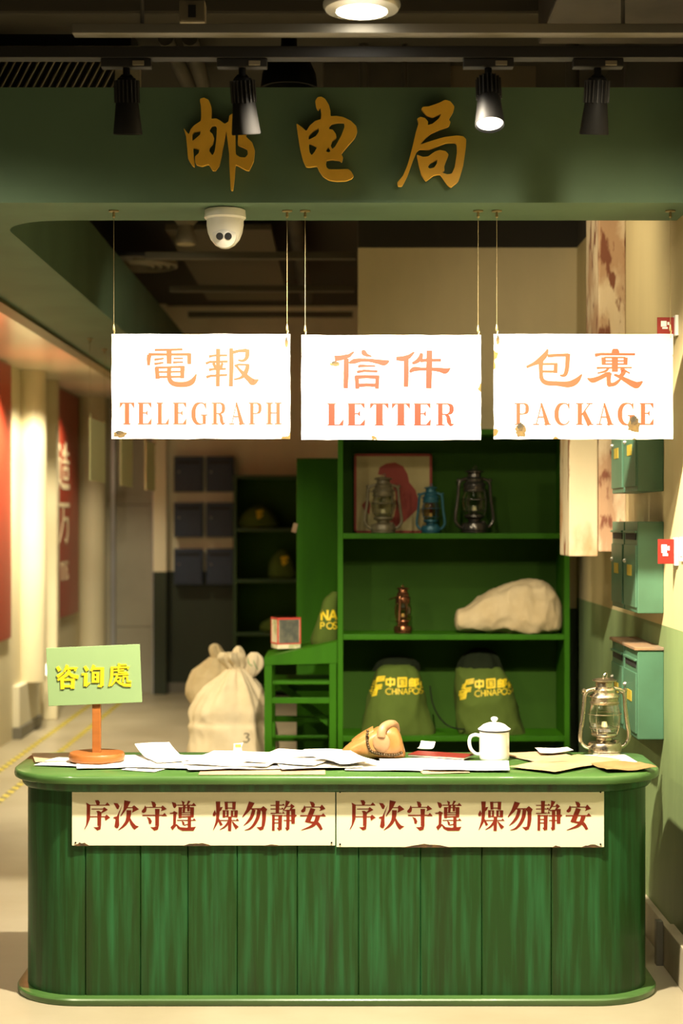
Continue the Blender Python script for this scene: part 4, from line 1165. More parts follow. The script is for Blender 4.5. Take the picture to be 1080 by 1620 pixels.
# kerosene lanterns
def lantern(loc, h, mats, label, rotz=0.0, tw=1.0, handle='up'):
    mm, glass = mats
    t = thing('kerosene_lantern', label, 'lantern', loc, rotz)
    S = lambda pr: [(r * h * tw, z * h) for r, z in pr]
    obj('fuel_tank', lathe(B(), S([(0.185, 0.0), (0.205, 0.012), (0.205, 0.03), (0.198, 0.036), (0.212, 0.05), (0.212, 0.11), (0.195, 0.145), (0.12, 0.165), (0.09, 0.17)]), n=32), mm, t, smooth=True)
    obj('filler_cap', lathe(B(), S([(0.035, 0.148), (0.04, 0.155), (0.04, 0.18), (0.0, 0.186)]), cx=0.13 * h * tw, cy=-0.05 * h, n=14, cap=False), mm, t, smooth=True)
    obj('burner', lathe(B(), S([(0.085, 0.165), (0.10, 0.18), (0.10, 0.205), (0.15, 0.225), (0.165, 0.245), (0.16, 0.265), (0.11, 0.275), (0.07, 0.31), (0.03, 0.335), (0.0, 0.34)]), n=28, cap=False), mm, t, smooth=True)
    obj('glass_globe', lathe(B(), S([(0.125, 0.262), (0.155, 0.30), (0.185, 0.36), (0.198, 0.44), (0.192, 0.53), (0.172, 0.59), (0.155, 0.625)]), n=36, cap=False), glass, t, smooth=True)
    obj('chimney', lathe(B(), S([(0.150, 0.615), (0.178, 0.622), (0.183, 0.645), (0.170, 0.655), (0.172, 0.70), (0.186, 0.71), (0.180, 0.73), (0.150, 0.755), (0.140, 0.765), (0.145, 0.80), (0.125, 0.825), (0.112, 0.835), (0.108, 0.885),
                             (0.104, 0.895), (0.15, 0.905), (0.152, 0.918), (0.12, 0.932), (0.04, 0.945), (0.0, 0.946)]), n=32, cap=False), mm, t, smooth=True)
    for s in (-1, 1):
        pts = [(s * 0.19, 0, 0.075), (s * 0.25, 0, 0.10), (s * 0.305, 0, 0.17), (s * 0.31, 0, 0.26), (s * 0.285, 0, 0.42), (s * 0.265, 0, 0.58), (s * 0.255, 0, 0.72), (s * 0.23, 0, 0.775), (s * 0.17, 0, 0.80), (s * 0.10, 0, 0.815)]
        st = obj('side_tube', tube(B(), [(x * h * tw, y, z * h) for x, y, z in pts], 0.026 * h, 12, smooth=3), mm, t, smooth=True)
        lathe_bm = lathe(B(), S([(0.022, 0.765), (0.03, 0.775), (0.03, 0.80), (0.0, 0.82)]), cx=s * 0.262 * h * tw, n=12, cap=False)
        obj('handle_lug', lathe_bm, mm, t, smooth=True)
    bm = B()
    for zz, rr in ((0.33, 0.185), (0.50, 0.207)):
        ring = [(rr * h * tw * math.cos(2 * PI * i / 28), rr * h * tw * math.sin(2 * PI * i / 28), zz * h) for i in range(28)]
        tube(bm, ring, 0.0055 * h, 6, closed=True)
    for a in (0.7, 2.4, 3.9, 5.5):
        tube(bm, [(0.17 * h * tw * math.cos(a), 0.17 * h * tw * math.sin(a), 0.26 * h), (0.20 * h * tw * math.cos(a), 0.20 * h * tw * math.sin(a), 0.36 * h), (0.208 * h * tw * math.cos(a), 0.208 * h * tw * math.sin(a), 0.48 * h), (0.18 * h * tw * math.cos(a), 0.18 * h * tw * math.sin(a), 0.62 * h)], 0.0055 * h, 6)
    obj('wire_guard', bm, mm, t)
    pts = [(-0.02 * h, 0, 0.94 * h), (-0.01 * h, 0, 0.975 * h), (0.02 * h, 0, 1.0 * h), (0.035 * h, 0, 0.975 * h), (0.02 * h, 0, 0.945 * h)]
    obj('lifting_ring', tube(B(), pts, 0.007 * h, 7, smooth=4), mm, t, smooth=True)
    pts = [(-0.27 * h * tw, 0, 0.78 * h)] + [(math.cos(PI - PI * i / 12) * 0.28 * h * tw, math.sin(PI * i / 12) * 0.30 * h, 0.78 * h - math.sin(PI * i / 12) * 0.10 * h) for i in range(1, 12)] + [(0.27 * h * tw, 0, 0.78 * h)]
    obj('bail_handle', tube(B(), pts, 0.007 * h, 6), mm, t, smooth=True)
    obj('wick_holder', lathe(B(), S([(0.035, 0.335), (0.04, 0.34), (0.03, 0.40), (0.0, 0.405)]), n=14, cap=False), M_get('wick_cream'), t, smooth=True)
    return t
def M_get(n):
    return bpy.data.materials.get(n) or M(n, (0.70, 0.62, 0.40), 0.8)
def CT(px, py):
    """point on the countertop under a photo pixel"""
    Y = F * (EYE - CTZ) / (py - 826)
    return PX(px, py, Y)
p = CT(956, 1193)
lantern((p.x, p.y, CTZ), 0.292, (m_chrome, m_glass), 'weathered chrome kerosene lantern standing on the right end of the counter', 0.15, 1.0)
ly = SY + 0.15
lantern((PX(606, 0, ly).x, ly, L2), 0.296, (M('lantern_grey_paint', (0.17, 0.145, 0.085), 0.4, 0.2, col2=(0.13, 0.105, 0.06), scale=20), m_glass), 'dull beige grey lantern on the top shelf in front of the red poster', 0.1, 1.0)
lantern((PX(681, 0, ly).x, ly, L2), 0.246, (M('lantern_blue_paint', (0.02, 0.105, 0.15), 0.35, 0.2), m_glass_dark), 'small blue lantern in the middle of the top shelf', -0.2, 0.92)
lantern((PX(750, 0, ly).x, ly, L2), 0.335, (M('lantern_gunmetal', (0.11, 0.10, 0.09), 0.22, 0.8), m_glass), 'large shiny dark lantern on the right of the top shelf', 0.25, 0.95)
p = PX(637, 0, SY + 0.10)
lantern((p.x, SY + 0.10, L1), 0.242, (M('lantern_copper', (0.24, 0.10, 0.045), 0.25, 0.9), m_glass_dark), 'slim dark copper lantern alone on the middle shelf', 1.25, 0.88)

# poster leaning at the back of the top shelf
py_ = SY + 0.285
a, b = PX(560, 718, py_), PX(683, 838, py_)
t = thing('framed_poster', 'cream poster with a red figure in a thin red frame behind the lanterns', 'poster', ((a.x + b.x) / 2, py_, L2))
w, h = b.x - a.x, a.z - L2
obj('print', bxm(-w / 2, w / 2, 0.0, 0.008, 0.0, h), M('poster_cream', (0.44, 0.36, 0.17), 0.7, col2=(0.38, 0.30, 0.13), scale=6), t)
bm = box(B(), -w / 2, w / 2, -0.008, 0.004, h - 0.012, h); box(bm, -w / 2, w / 2, -0.008, 0.004, 0, 0.012)
box(bm, -w / 2, -w / 2 + 0.012, -0.008, 0.004, 0, h); box(bm, w / 2 - 0.012, w / 2, -0.008, 0.004, 0, h)
obj('frame', bm, M('poster_red', (0.25, 0.022, 0.010), 0.6), t)
fig = [(215, 195), (222, 165), (250, 148), (290, 143), (325, 160), (345, 195), (352, 230), (380, 265), (392, 310), (385, 350), (350, 385), (320, 412), (285, 432), (240, 436), (190, 430), (255, 415), (285, 380), (295, 330), (290, 270), (265, 225), (240, 200)]
def pl(pts): return [(PX(520 + u / 2.769, 680 + v / 2.769, py_).x - t.location.x, PX(520 + u / 2.769, 680 + v / 2.769, py_).z - L2) for u, v in pts][::-1]
obj('red_figure', plate(B(), pl(fig), -0.0012, 0.001), bpy.data.materials['poster_red'], t)
obj('red_figure', plate(B(), pl([(145, 330), (172, 295), (182, 330), (178, 370), (155, 355)]), -0.0012, 0.001), bpy.data.materials['poster_red'], t)

# lying sack on the middle shelf
yy = SY + 0.135
loc = (PX(805, 0, yy).x, yy, L1)
t = thing('canvas_sack', 'full cream canvas sack lying on its side on the middle shelf', 'sack', loc)
rows = [(719, 983, 993, 0.06), (724, 972, 998, 0.14), (745, 958, 1001, 0.20, 0, 0.02), (775, 940, 1003, 0.24, 0, 0.03), (805, 928, 1005, 0.26, 0, 0.035), (830, 922, 1011, 0.28, 0, 0.04), (852, 924, 1010, 0.27, 0, 0.04), (870, 932, 1004, 0.24, 0, 0.05), (881, 946, 1001, 0.18, 0, 0.05), (888, 962, 998, 0.08, 0, 0.03)]
obj('sack_body', profile_body(rows, yy, loc, 'x', n=110, sub=12, wr=0.010, fr=9, seed=4, expo=2.5, folds=5, ridge=1.6), m_canvas, t, smooth=True, angle=80)
t.location.z += 0.012

# two green mail bags on the bottom shelf
PRT = [('c', (345, 262, 24), (345, 335, 24)), ((340, 255, 26), (478, 250, 26)), ((468, 250, 26), (465, 335, 26)), ((340, 330, 26), (478, 328, 26)), ((408, 225, 28), (402, 368, 28)),
       ((525, 232, 24), (525, 368, 24)), ((515, 236, 24), (662, 236, 24)), ((652, 236, 24), (650, 365, 24)), ((515, 360, 24), (660, 358, 24)), ((550, 270, 16), (628, 270, 16)), ((550, 300, 16), (628, 300, 16)), ((550, 332, 16), (628, 332, 16)), ((588, 270, 18), (588, 332, 18)), ((612, 312, 12), (622, 322, 12)),
       ((700, 262, 20), (775, 258, 20)), ((705, 262, 24), (702, 370, 24)), ((738, 240, 24), (735, 370, 24)), ((770, 258, 24), (768, 370, 24)), ((700, 312, 16), (770, 312, 16)), ((700, 362, 16), (770, 362, 16)),
       ((795, 250, 26), (795, 375, 26)), ('c', (795, 258, 20), (838, 262, 20), (825, 300, 20), (845, 330, 20), (800, 345, 18)),
       ((880, 250, 22), (940, 250, 22)), ((908, 250, 26), (908, 370, 26)), ((880, 300, 20), (880, 372, 22)), ((908, 305, 20), (940, 305, 20)), ((870, 368, 22), (940, 360, 22)), ((960, 235, 24), (940, 290, 22)), ((955, 262, 22), (1030, 262, 22)), ('c', (1010, 262, 24), (985, 330, 24), (940, 372, 18)), ((960, 290, 20), (1025, 370, 24))]
def cp(x, y, ch):                       # thin rounded letters
    W = 11
    if ch == 'C': return [('c', (x + 78, y + 14, W), (x + 45, y, W), (x + 8, y + 22, W), (x, y + 45, W), (x + 8, y + 70, W), (x + 45, y + 90, W), (x + 78, y + 76, W))]
    if ch == 'H': return [((x, y, W), (x, y + 90, W)), ((x + 52, y, W), (x + 52, y + 90, W)), ((x, y + 45, W), (x + 52, y + 45, W))]
    if ch == 'I': return [((x, y, W), (x, y + 90, W))]
    if ch == 'N': return [((x, y + 90, W), (x, y, W)), ((x, y + 4, W), (x + 56, y + 86, W)), ((x + 56, y + 90, W), (x + 56, y, W))]
    if ch == 'A': return [((x, y + 90, W), (x + 34, y, W)), ((x + 34, y, W), (x + 68, y + 90, W)), ((x + 14, y + 58, W), (x + 54, y + 58, W))]
    if ch == 'P': return [((x, y, W), (x, y + 90, W)), ('c', (x, y + 4, W), (x + 40, y + 6, W), (x + 52, y + 26, W), (x + 40, y + 46, W), (x, y + 48, W))]
    if ch == 'O': return [('c', (x + 45, y, W), (x + 8, y + 20, W), (x, y + 45, W), (x + 8, y + 70, W), (x + 45, y + 90, W), (x + 82, y + 70, W), (x + 90, y + 45, W), (x + 82, y + 20, W), (x + 45, y, W))]
    if ch == 'S': return [('c', (x + 58, y + 10, W), (x + 30, y, W), (x + 4, y + 20, W), (x + 30, y + 44, W), (x + 58, y + 66, W), (x + 30, y + 90, W), (x, y + 80, W))]
    if ch == 'T': return [((x, y, W), (x + 60, y, W)), ((x + 30, y, W), (x + 30, y + 90, W))]
for ch, x in (('C', 335), ('H', 435), ('I', 505), ('N', 530), ('A', 605), ('P', 695), ('O', 755), ('S', 858), ('T', 925)):
    PRT += cp(x, 388, ch)
EMB = [((205, 232, 18), (328, 212, 18)), ((200, 262, 18), (325, 242, 18)), ((195, 292, 16), (318, 268, 16)), ((215, 225, 16), (170, 330, 16)), ((150, 300, 15), (208, 290, 15)), ((142, 328, 15), (200, 316, 15)), ((132, 354, 15), (192, 342, 15)),
       ((168, 358, 18), (282, 336, 18)), ((165, 388, 18), (278, 362, 18)), ((160, 415, 16), (272, 390, 16)), ((98, 405, 16), (165, 380, 16)), ((96, 432, 16), (208, 418, 16)), ((92, 458, 16), (205, 445, 16)), ((105, 488, 16), (200, 470, 16)), ((108, 518, 16), (190, 495, 16)), ((205, 390, 16), (190, 495, 16))]
def mail_bag(label, rows, mouth, cy, rowd, seed, mp):
    yb = SY + 0.16
    loc = (PX(cy, 0, yb).x, yb, L0)
    t = thing('mail_bag', label, 'mail bag', loc)
    b = obj('bag_body', profile_body(rows, yb, loc, 'z', n=90, sub=10, wr=0.006, fr=10, seed=seed, expo=2.5, ridge=1.4), m_bag_green, t, smooth=True, angle=80)
    obj('gathered_mouth', profile_body(mouth, yb, loc, 'z', wr=0.008, fr=16, seed=seed + 1, folds=9, expo=2.0), m_bag_dark, t, smooth=True, angle=80)
    print_on('lettering', b, PRT, mp, yb, loc, m_bag_print, t)
    print_on('emblem', b, EMB, mp, yb, loc, m_bag_print, t)
    return t, b
s = 9.818
mb1, _ = mail_bag('olive mail bag with yellow lettering, left one on the bottom shelf',
    [(1167, 576, 684, 0.24), (1160, 572, 689, 0.27), (1140, 575, 683, 0.27), (1115, 580, 675, 0.25), (1090, 585, 668, 0.22), (1068, 592, 662, 0.18), (1056, 600, 656, 0.13), (1051, 610, 650, 0.08)],
    [(1062, 590, 664, 0.15, 0.035, 0.05), (1050, 596, 662, 0.13, 0.04, 0.07), (1043, 606, 654, 0.09, 0.045, 0.09), (1040, 618, 644, 0.04, 0.05, 0.05)], 630, 0, 1.0,
    lambda u, v: (575 + u / s, 1046 + v / s))
mb2, _ = mail_bag('olive mail bag with yellow lettering, right one on the bottom shelf',
    [(1166, 735, 826, 0.24), (1158, 726, 830, 0.27), (1140, 722, 824, 0.27), (1115, 720, 817, 0.26), (1090, 719, 810, 0.23), (1070, 720, 802, 0.19), (1058, 722, 795, 0.15), (1054, 730, 788, 0.10)],
    [(1064, 722, 798, 0.17, 0.01, 0.04), (1050, 724, 792, 0.15, 0.012, 0.08), (1038, 732, 786, 0.12, 0.016, 0.10), (1030, 742, 778, 0.08, 0.02, 0.08), (1026, 750, 770, 0.04, 0.02, 0.03)], 772, 0, 2.0,
    lambda u, v: (714.5 + u / s * 0.98, 1049.5 + v / s * 1.0 - (u - 300) / s * 0.06))
# slack cord between the bags, belongs to the right one
pts = [PX(x, y, SY + 0.05) - mb2.location for x, y in ((680, 1085), (684, 1112), (695, 1135), (712, 1150), (735, 1154))]
obj('drawstring', tube(B(), pts, 0.004, 8, smooth=4), m_bag_dark, mb2, smooth=True)

# ------------------------------------------------------------ sorting desk at the left of the shelf
DY = 8.13
t = thing('sorting_desk', 'bright green sorting desk with sloped top left of the shelf', 'desk', (PX(476, 0, DY).x, DY, 0))
ox = t.location.x
def dx(px): return PX(px, 0, DY).x - ox
def dz(py): return PX(0, py, DY).z
DR = dx(532)
legx = [(dx(418), dx(430)), (DR - 0.035, DR)]
for k, y0 in ((0, 0.0), (1, 0.40)):
    for i, (xa, xb) in enumerate(legx):
        obj('leg', bxm(xa, xb, y0, y0 + 0.035, 0, dz(1046) if i == 0 else dz(1022), 0.002), m_fill_green, t)
bm = plate(B(), [(dx(418), dz(1052)), (dx(533), dz(1049)), (dx(533), dz(1016)), (dx(418), dz(1041))], -0.003, 0.015)
obj('side_rail', bm, m_fill_green, t)
bm = plate(B(), [(dx(418), dz(1052)), (dx(533), dz(1049)), (dx(533), dz(1016)), (dx(418), dz(1041))], 0.42, 0.438)
obj('side_rail', bm, m_fill_green, t)
bm = plate(B(), [(dx(418), dz(1043)), (dx(533), dz(1018)), (dx(533), dz(1015)), (dx(418), dz(1040))], -0.002, 0.437)
obj('desk_top', bm, m_fill_green, t)
for z, y0, dd in ((dz(1104), 0.0, 0.03), (0.37, 0.0, 0.03)):
    obj('front_stretcher', bxm(legx[0][1], DR - 0.035, y0 + 0.002, y0 + dd, z - 0.028, z, 0.002), m_fill_green, t)
for z, y0 in ((0.76, 0.40), (0.60, 0.40), (0.50, 0.40), (0.30, 0.40)):
    obj('rear_slat', bxm(legx[0][1], DR - 0.035, y0 + 0.004, y0 + 0.03, z - 0.03, z, 0.002), m_fill_green, t)
obj('rack_board', bxm(legx[0][1], DR - 0.01, 0.04, 0.39, 0.800, 0.815, 0.002), m_fill_green, t)
bm = box(B(), -0.30, 0.30, -0.010, 0.010, -0.018, 0.018, mtx=Matrix.Translation((dx(482), 0.385, 0.66)) @ Matrix.Rotation(math.radians(38), 4, 'Y') @ Matrix.Scale(0.66, 4, (1, 0, 0)))
obj('diagonal_brace', bm, m_fill_green, t)
# carton on the desk
t = thing('carton', 'small printed carton with red edges on the sloped desk', 'box', (PX(452, 0, 8.32).x, 8.32, dz(1031) + 0.004), 0)
cw, cd, chh = 0.120, 0.105, 0.155
cm = M('carton_white', (0.68, 0.60, 0.40), 0.6, col2=(0.40, 0.42, 0.20), scale=14, lo=0.5, hi=0.6)
cb = obj('carton_body', bxm(-cw / 2, cw / 2, -cd / 2, cd / 2, 0, chh, 0.001), cm, t)
obj('side_picture', bxm(-cw / 2 + 0.008, cw / 2 - 0.008, -cd / 2 - 0.0015, -cd / 2, 0.028, chh - 0.010), M('dark_picture', (0.07, 0.075, 0.06), 0.45, col2=(0.14, 0.13, 0.09), scale=30), t)
bm = B()
e = 0.006
for (a, b) in ((0.022, 0.030), (chh - 0.010, chh)):
    box(bm, -cw / 2 - 0.001, cw / 2 + 0.001, -cd / 2 - 0.001, cd / 2 + 0.001, a, b)
for sx, sy in ((-1, -1), (1, -1), (-1, 1), (1, 1)):
    box(bm, sx * cw / 2 - e, sx * cw / 2 + (0.001 if sx > 0 else e), sy * cd / 2 - (0.001 if sy < 0 else e), sy * cd / 2 + e, 0.022, chh) if False else box(bm, sx * (cw / 2 - 0.002) - 0.0035, sx * (cw / 2 - 0.002) + 0.0035, sy * (cd / 2 - 0.002) - 0.0035, sy * (cd / 2 - 0.002) + 0.0035, 0.022, chh)
obj('red_edges', bm, M('carton_red', (0.50, 0.05, 0.03), 0.5), t)
t.rotation_euler = (0, 0, math.radians(20))
# mail bag leaning at the right end of the desk
yb = 8.34
loc = (PX(515, 0, yb).x, yb, dz(1018))
t = thing('mail_bag', 'olive mail bag leaning against the shelf side on the sloped desk', 'mail bag', loc)
rows = [(1022, 494, 536, 0.14), (1012, 493, 536, 0.17), (990, 499, 536, 0.16), (965, 507, 536, 0.13), (948, 514, 536, 0.10), (940, 522, 535, 0.06), (936, 527, 533, 0.03)]
b = obj('bag_body', profile_body(rows, yb, loc, 'z', wr=0.009, fr=11, seed=5, expo=2.5), m_bag_green, t, smooth=True, angle=80)
st = []
for i, ch in enumerate('NA'): st += [tuple((q[0], q[1], 18) for q in sk) if sk[0] != 'c' else sk for sk in cp(10 + i * 72, 0, ch)]
for i, ch in enumerate('POST'): st += [tuple((q[0] * 0.62 + 2, q[1] * 0.62 + 45, 9) for q in sk) if sk[0] != 'c' else ('c',) + tuple((q[0] * 0.62 + 2, q[1] * 0.62 + 45, 9) for q in sk[1:]) for sk in cp(i * 92, 100, ch)]
print_on('lettering', b, st, lambda u, v: (507 + u * 0.17, 964 + v * 0.18), yb, loc, m_bag_print, t)

# tall green cabinet beyond the desk
a, b = PX(469, 725, 8.95), PX(560, 725, 8.95)
t = thing('tall_cabinet', 'tall plain green cabinet standing beyond the sloped desk', 'cabinet', ((a.x + b.x) / 2, 8.95, 0))
w = b.x - a.x
obj('cabinet_body', bxm(-w / 2, w / 2, 0.0, 0.36, 0.0, a.z, 0.004), m_fill_green, t)
obj('plinth', bxm(-w / 2 - 0.004, w / 2 + 0.004, -0.006, 0.364, 0.0, 0.07, 0.003), m_fill_green, t)
obj('mid_rail', bxm(-w / 2 + 0.01, w / 2 - 0.01, -0.005, 0.002, 0.83, 0.85, 0.001), m_fill_green, t)
# little white papers in the gap
o = obj('paper_scrap', bxm(-0.012, 0.012, -0.001, 0.001, -0.025, 0.025, mtx=Matrix.Rotation(0.25, 4, 'Y')), m_paper_old, None, PX(466, 835, 8.947) + Vector((0.0, 0, 0)))
tag(o, 'scrap of pale paper stuck at the left edge of the tall green cabinet', 'paper')
for px, py, lab, ww, hh in ((460, 1183, 'small cream box on the floor under the sloped desk', 0.05, 0.05),):
    o = obj('small_box', bxm(-0.05, 0.05, -0.04, 0.04, 0, 0.08, 0.003), m_canvas_lit, None, (PX(462, 0, 8.75).x, 8.75, 0))
    tag(o, lab, 'box')

# ------------------------------------------------------------ canvas sacks on the floor
yb = 8.86
loc = (PX(365, 0, yb).x, yb, 0)
t = thing('canvas_sack', 'big tied cream canvas sack with a small 3, front one beside the desk', 'sack', loc)
fl = 826 + F * EYE / yb
rows = [(fl, 318, 420, 0.30), (fl - 6, 306, 432, 0.36), (fl - 40, 296, 440, 0.41), (1200, 297, 439, 0.42), (1165, 300, 437, 0.41), (1148, 299, 434, 0.40, 0, 0.01), (1138, 303, 430, 0.375, 0, 0.015), (1120, 303, 429, 0.38, 0, 0.025), (1100, 314, 421, 0.32, 0, 0.055), (1080, 333, 405, 0.22, 0, 0.10), (1064, 352, 390, 0.13, 0, 0.14), (1056, 361, 382, 0.075, 0, 0.12)]
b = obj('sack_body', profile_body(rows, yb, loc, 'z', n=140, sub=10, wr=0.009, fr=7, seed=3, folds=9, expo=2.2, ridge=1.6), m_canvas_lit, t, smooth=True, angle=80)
rows = [(1060, 360, 384, 0.08, 0, 0.05), (1050, 352, 386, 0.10, 0, 0.14), (1040, 346, 384, 0.13, -0.01, 0.2), (1032, 350, 380, 0.11, -0.02, 0.2)]
obj('mouth_frill', profile_body(rows, yb, loc, 'z', n=64, wr=0.008, fr=16, seed=2, folds=6, expo=2), m_canvas_lit, t, smooth=True, angle=80)
def lobe(name, rows, seed): return obj(name, profile_body(rows, yb + 0.02, loc, 'z', n=48, wr=0.008, fr=16, seed=seed, folds=5, expo=2), m_canvas_lit, t, smooth=True, angle=80)
lobe('mouth_frill', [(1058, 374, 388, 0.05), (1045, 369, 388, 0.06, 0, 0.1), (1032, 367, 386, 0.06, 0, 0.12), (1025, 370, 383, 0.04, 0, 0.1), (1022, 374, 380, 0.02)], 6)
lobe('mouth_frill', [(1072, 388, 402, 0.05), (1062, 386, 412, 0.07, 0, 0.1), (1048, 387, 416, 0.07, 0, 0.14), (1038, 392, 414, 0.05, 0, 0.12), (1032, 398, 408, 0.02)], 8)
ring = [(PX(371.5, 1057, yb).x - loc[0] + 0.040 * math.cos(2 * PI * i / 24), 0.036 * math.sin(2 * PI * i / 24), PX(0, 1057, yb).z) for i in range(24)]
obj('tie_cord', tube(B(), ring, 0.006, 8, closed=True), m_canvas, t, smooth=True)
print_on('number_print', b, [('c', (0, 10, 10), (22, 0, 10), (44, 18, 10), (20, 42, 10)), ('c', (20, 42, 10), (48, 62, 10), (24, 92, 10), (-4, 80, 10))], lambda u, v: (389 + u * 0.17, 1153 + v * 0.15), yb, loc, m_ink, t)
# green print on the turned out hem
print_on('hem_print', [c for c in t.children if c.name.startswith('mouth_frill')][2], [('c', (0, 0, 5), (8, 40, 8), (40, 60, 5)), ('c', (50, 20, 5), (70, 60, 7), (90, 90, 4))], lambda u, v: (392 + u * 0.18, 1040 + v * 0.22), yb, loc, M('hem_green', (0.10, 0.26, 0.08), 0.8), t)

yb = 9.45
loc = (PX(335, 0, yb).x, yb, 0)
t = thing('canvas_sack', 'darker tied canvas sack half hidden behind the big sack', 'sack', loc)
fl = 826 + F * EYE / yb
rows = [(fl, 330, 385, 0.26), (fl - 8, 318, 394, 0.30), (1220, 312, 396, 0.32), (1150, 310, 396, 0.33), (1115, 303, 397, 0.34), (1095, 296, 396, 0.33), (1078, 298, 392, 0.30, 0, 0.02), (1062, 307, 382, 0.24, 0, 0.05), (1048, 322, 370, 0.15, 0, 0.10), (1040, 332, 360, 0.08, 0, 0.12)]
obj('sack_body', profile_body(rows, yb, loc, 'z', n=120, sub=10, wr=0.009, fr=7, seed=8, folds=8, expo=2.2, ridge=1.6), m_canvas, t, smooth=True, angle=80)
rows = [(1042, 334, 360, 0.08, 0, 0.1), (1035, 332, 356, 0.08, 0, 0.16), (1028, 331, 350, 0.07, 0, 0.18), (1021, 333, 346, 0.05, 0, 0.16), (1018, 337, 343, 0.02)]
obj('mouth_frill', profile_body(rows, yb, loc, 'z', n=56, wr=0.008, fr=16, seed=4, folds=6, expo=2), m_canvas, t, smooth=True, angle=80)

# ------------------------------------------------------------ mailboxes
def mailbox(loc, rotz, w, h, d, mat, label, group=None, rusty=False, cat='mailbox'):
    t = thing('mailbox', label, cat, loc, rotz, group)
    obj('box_body', bxm(-w / 2, w / 2, -d, 0, 0, h, 0.004), mat, t)
    dd = obj('door', bxm(-w / 2 + 0.012, w / 2 - 0.012, -d - 0.006, -d + 0.002, 0.02, h * 0.74, 0.002), mat, t)
    obj('lock', lathe(B(), [(0.009, 0), (0.009, 0.006), (0.004, 0.012)], n=14), m_steel, dd, (-w * 0.32, -d - 0.005, h * 0.56), smooth=True, rot=(PI / 2, 0, 0))
    if mat is m_mailbox: obj('emblem_plate', bxm(-w * 0.17, w * 0.17, -d - 0.0085, -d - 0.005, h * 0.40, h * 0.52, 0.001), m_brass, dd)
    obj('letter_slot', bxm(-w / 2 + 0.03, w / 2 - 0.03, -d - 0.003, -d + 0.002, h * 0.80, h * 0.87), m_slot, t)
    obj('slot_hood', bxm(-w / 2 + 0.012, w / 2 - 0.012, -d - 0.010, -d + 0.002, h * 0.875, h * 0.90, 0.002), mat, t)
    if rusty:
        obj('rusty_lid', bxm(-w / 2 - 0.006, w / 2 + 0.006, -d - 0.012, 0, h, h + 0.012, 0.003), m_rust_top, t)
    return t
for z, h, nm, rusty in ((1.715, 0.345, 'top', False), (1.26, 0.342, 'middle', False), (0.79, 0.332, 'bottom', True)):
    for y, w, nn in ((6.305, 0.275, 'near'), (6.605, 0.275, 'far')):
        t = mailbox((1.2, y, z), -PI / 2, w, h, 0.098, m_mailbox, 'green mailbox on the right wall, %s row, %s one of the pair%s' % (nm, 'nearer' if nn == 'near' else 'farther', ', rusty lid' if rusty else ''), None, rusty)
for r, (ya, yb2) in enumerate(((722, 778), (795, 850), (868, 925))):
    for c, (xa, xb) in enumerate(((275, 320), (326, 369))):
        a, b = PX(xa, ya, 15.36), PX(xb, yb2, 15.36)
        mailbox(((a.x + b.x) / 2, 15.5, b.z), 0, b.x - a.x, a.z - b.z, 0.13, m_mailbox_blue, 'dark blue grey mailbox on the far back wall, %s row, %s column' % (('top', 'middle', 'bottom')[r], ('left', 'right')[c]))

# far dark shelf with mail bags
fy = 15.14
X0, X1 = PX(369, 0, fy).x, PX(500, 0, fy).x
lv = [PX(0, y, fy).z for y in (836, 917, 1001)]
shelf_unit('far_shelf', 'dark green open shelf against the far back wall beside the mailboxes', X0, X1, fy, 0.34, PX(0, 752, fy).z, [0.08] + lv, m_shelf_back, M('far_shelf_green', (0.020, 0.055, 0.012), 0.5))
for px, py0, w, h, lev, lab, sd in ((408, 796, 64, 36, 0, 'dim mail bag slumped on the top board of the far shelf', 3), (447, 868, 44, 46, 1, 'dim mail bag on the second board of the far shelf', 6), (440, 975, 56, 24, 2, 'dim mail bag lying on the third board of the far shelf', 9)):
    yb = fy + 0.15
    base = PX(0, (836, 917, 1001)[lev], fy).z
    bot = 826 - (base - EYE) / yb * F
    loc = (PX(px, 0, yb).x, yb, base)
    t = thing('mail_bag', lab, 'mail bag', loc)
    rows = [(bot, px - w * 0.42, px + w * 0.42, 0.2), (bot - h * 0.15, px - w / 2, px + w / 2, 0.24), (bot - h * 0.5, px - w * 0.46, px + w * 0.42, 0.22), (bot - h * 0.8, px - w * 0.3, px + w * 0.3, 0.16), (bot - h, px - w * 0.12, px + w * 0.14, 0.06)]
    b = obj('bag_body', profile_body(rows, yb, loc, 'z', wr=0.02, fr=8, seed=sd, expo=2.3), m_bag_green, t, smooth=True, angle=80)
    print_on('yellow_print', b, [((0, 0, 40), (100, -10, 40)), ((10, 60, 30), (90, 50, 30)), ((30, 0, 30), (40, 100, 30))], lambda u, v: (px - 2 + u * 0.11, bot - h * 0.72 + v * 0.11), yb, loc, m_bag_print, t)

# ------------------------------------------------------------ signs and plate on the right wall
def flag_sign(px0, px1, py0, py1, Y, label):
    a, b = PX(px0, py0, Y), PX(px1, py1, Y)
    t = thing('fire_sign', label, 'sign', (1.2, Y, (a.z + b.z) / 2))
    h = a.z - b.z
    x0 = a.x - 1.2
    obj('plate', bxm(x0, -0.012, -0.002, 0.002, -h / 2, h / 2, 0.001), m_red_sign, t)
    obj('wall_bracket', bxm(-0.012, 0.0, -0.022, 0.022, -h / 2 - 0.006, h / 2 + 0.006, 0.002), m_white_plastic, t)
    w = -0.012 - x0
    bm = box(B(), x0 + w * 0.22, x0 + w * 0.55, -0.0032, -0.0018, -h * 0.05, h * 0.28)
    box(bm, x0 + w * 0.30, x0 + w * 0.62, -0.0032, -0.0018, -h * 0.18, -h * 0.08)
    box(bm, x0 + w * 0.60, x0 + w * 0.72, -0.0032, -0.0018, h * 0.05, h * 0.22)
    obj('white_pictogram', bm, m_white_plastic, t)
    return t
flag_sign(1040, 1062, 853, 892, 5.92, 'small red fire sign sticking out of the right wall beside the middle mailboxes')
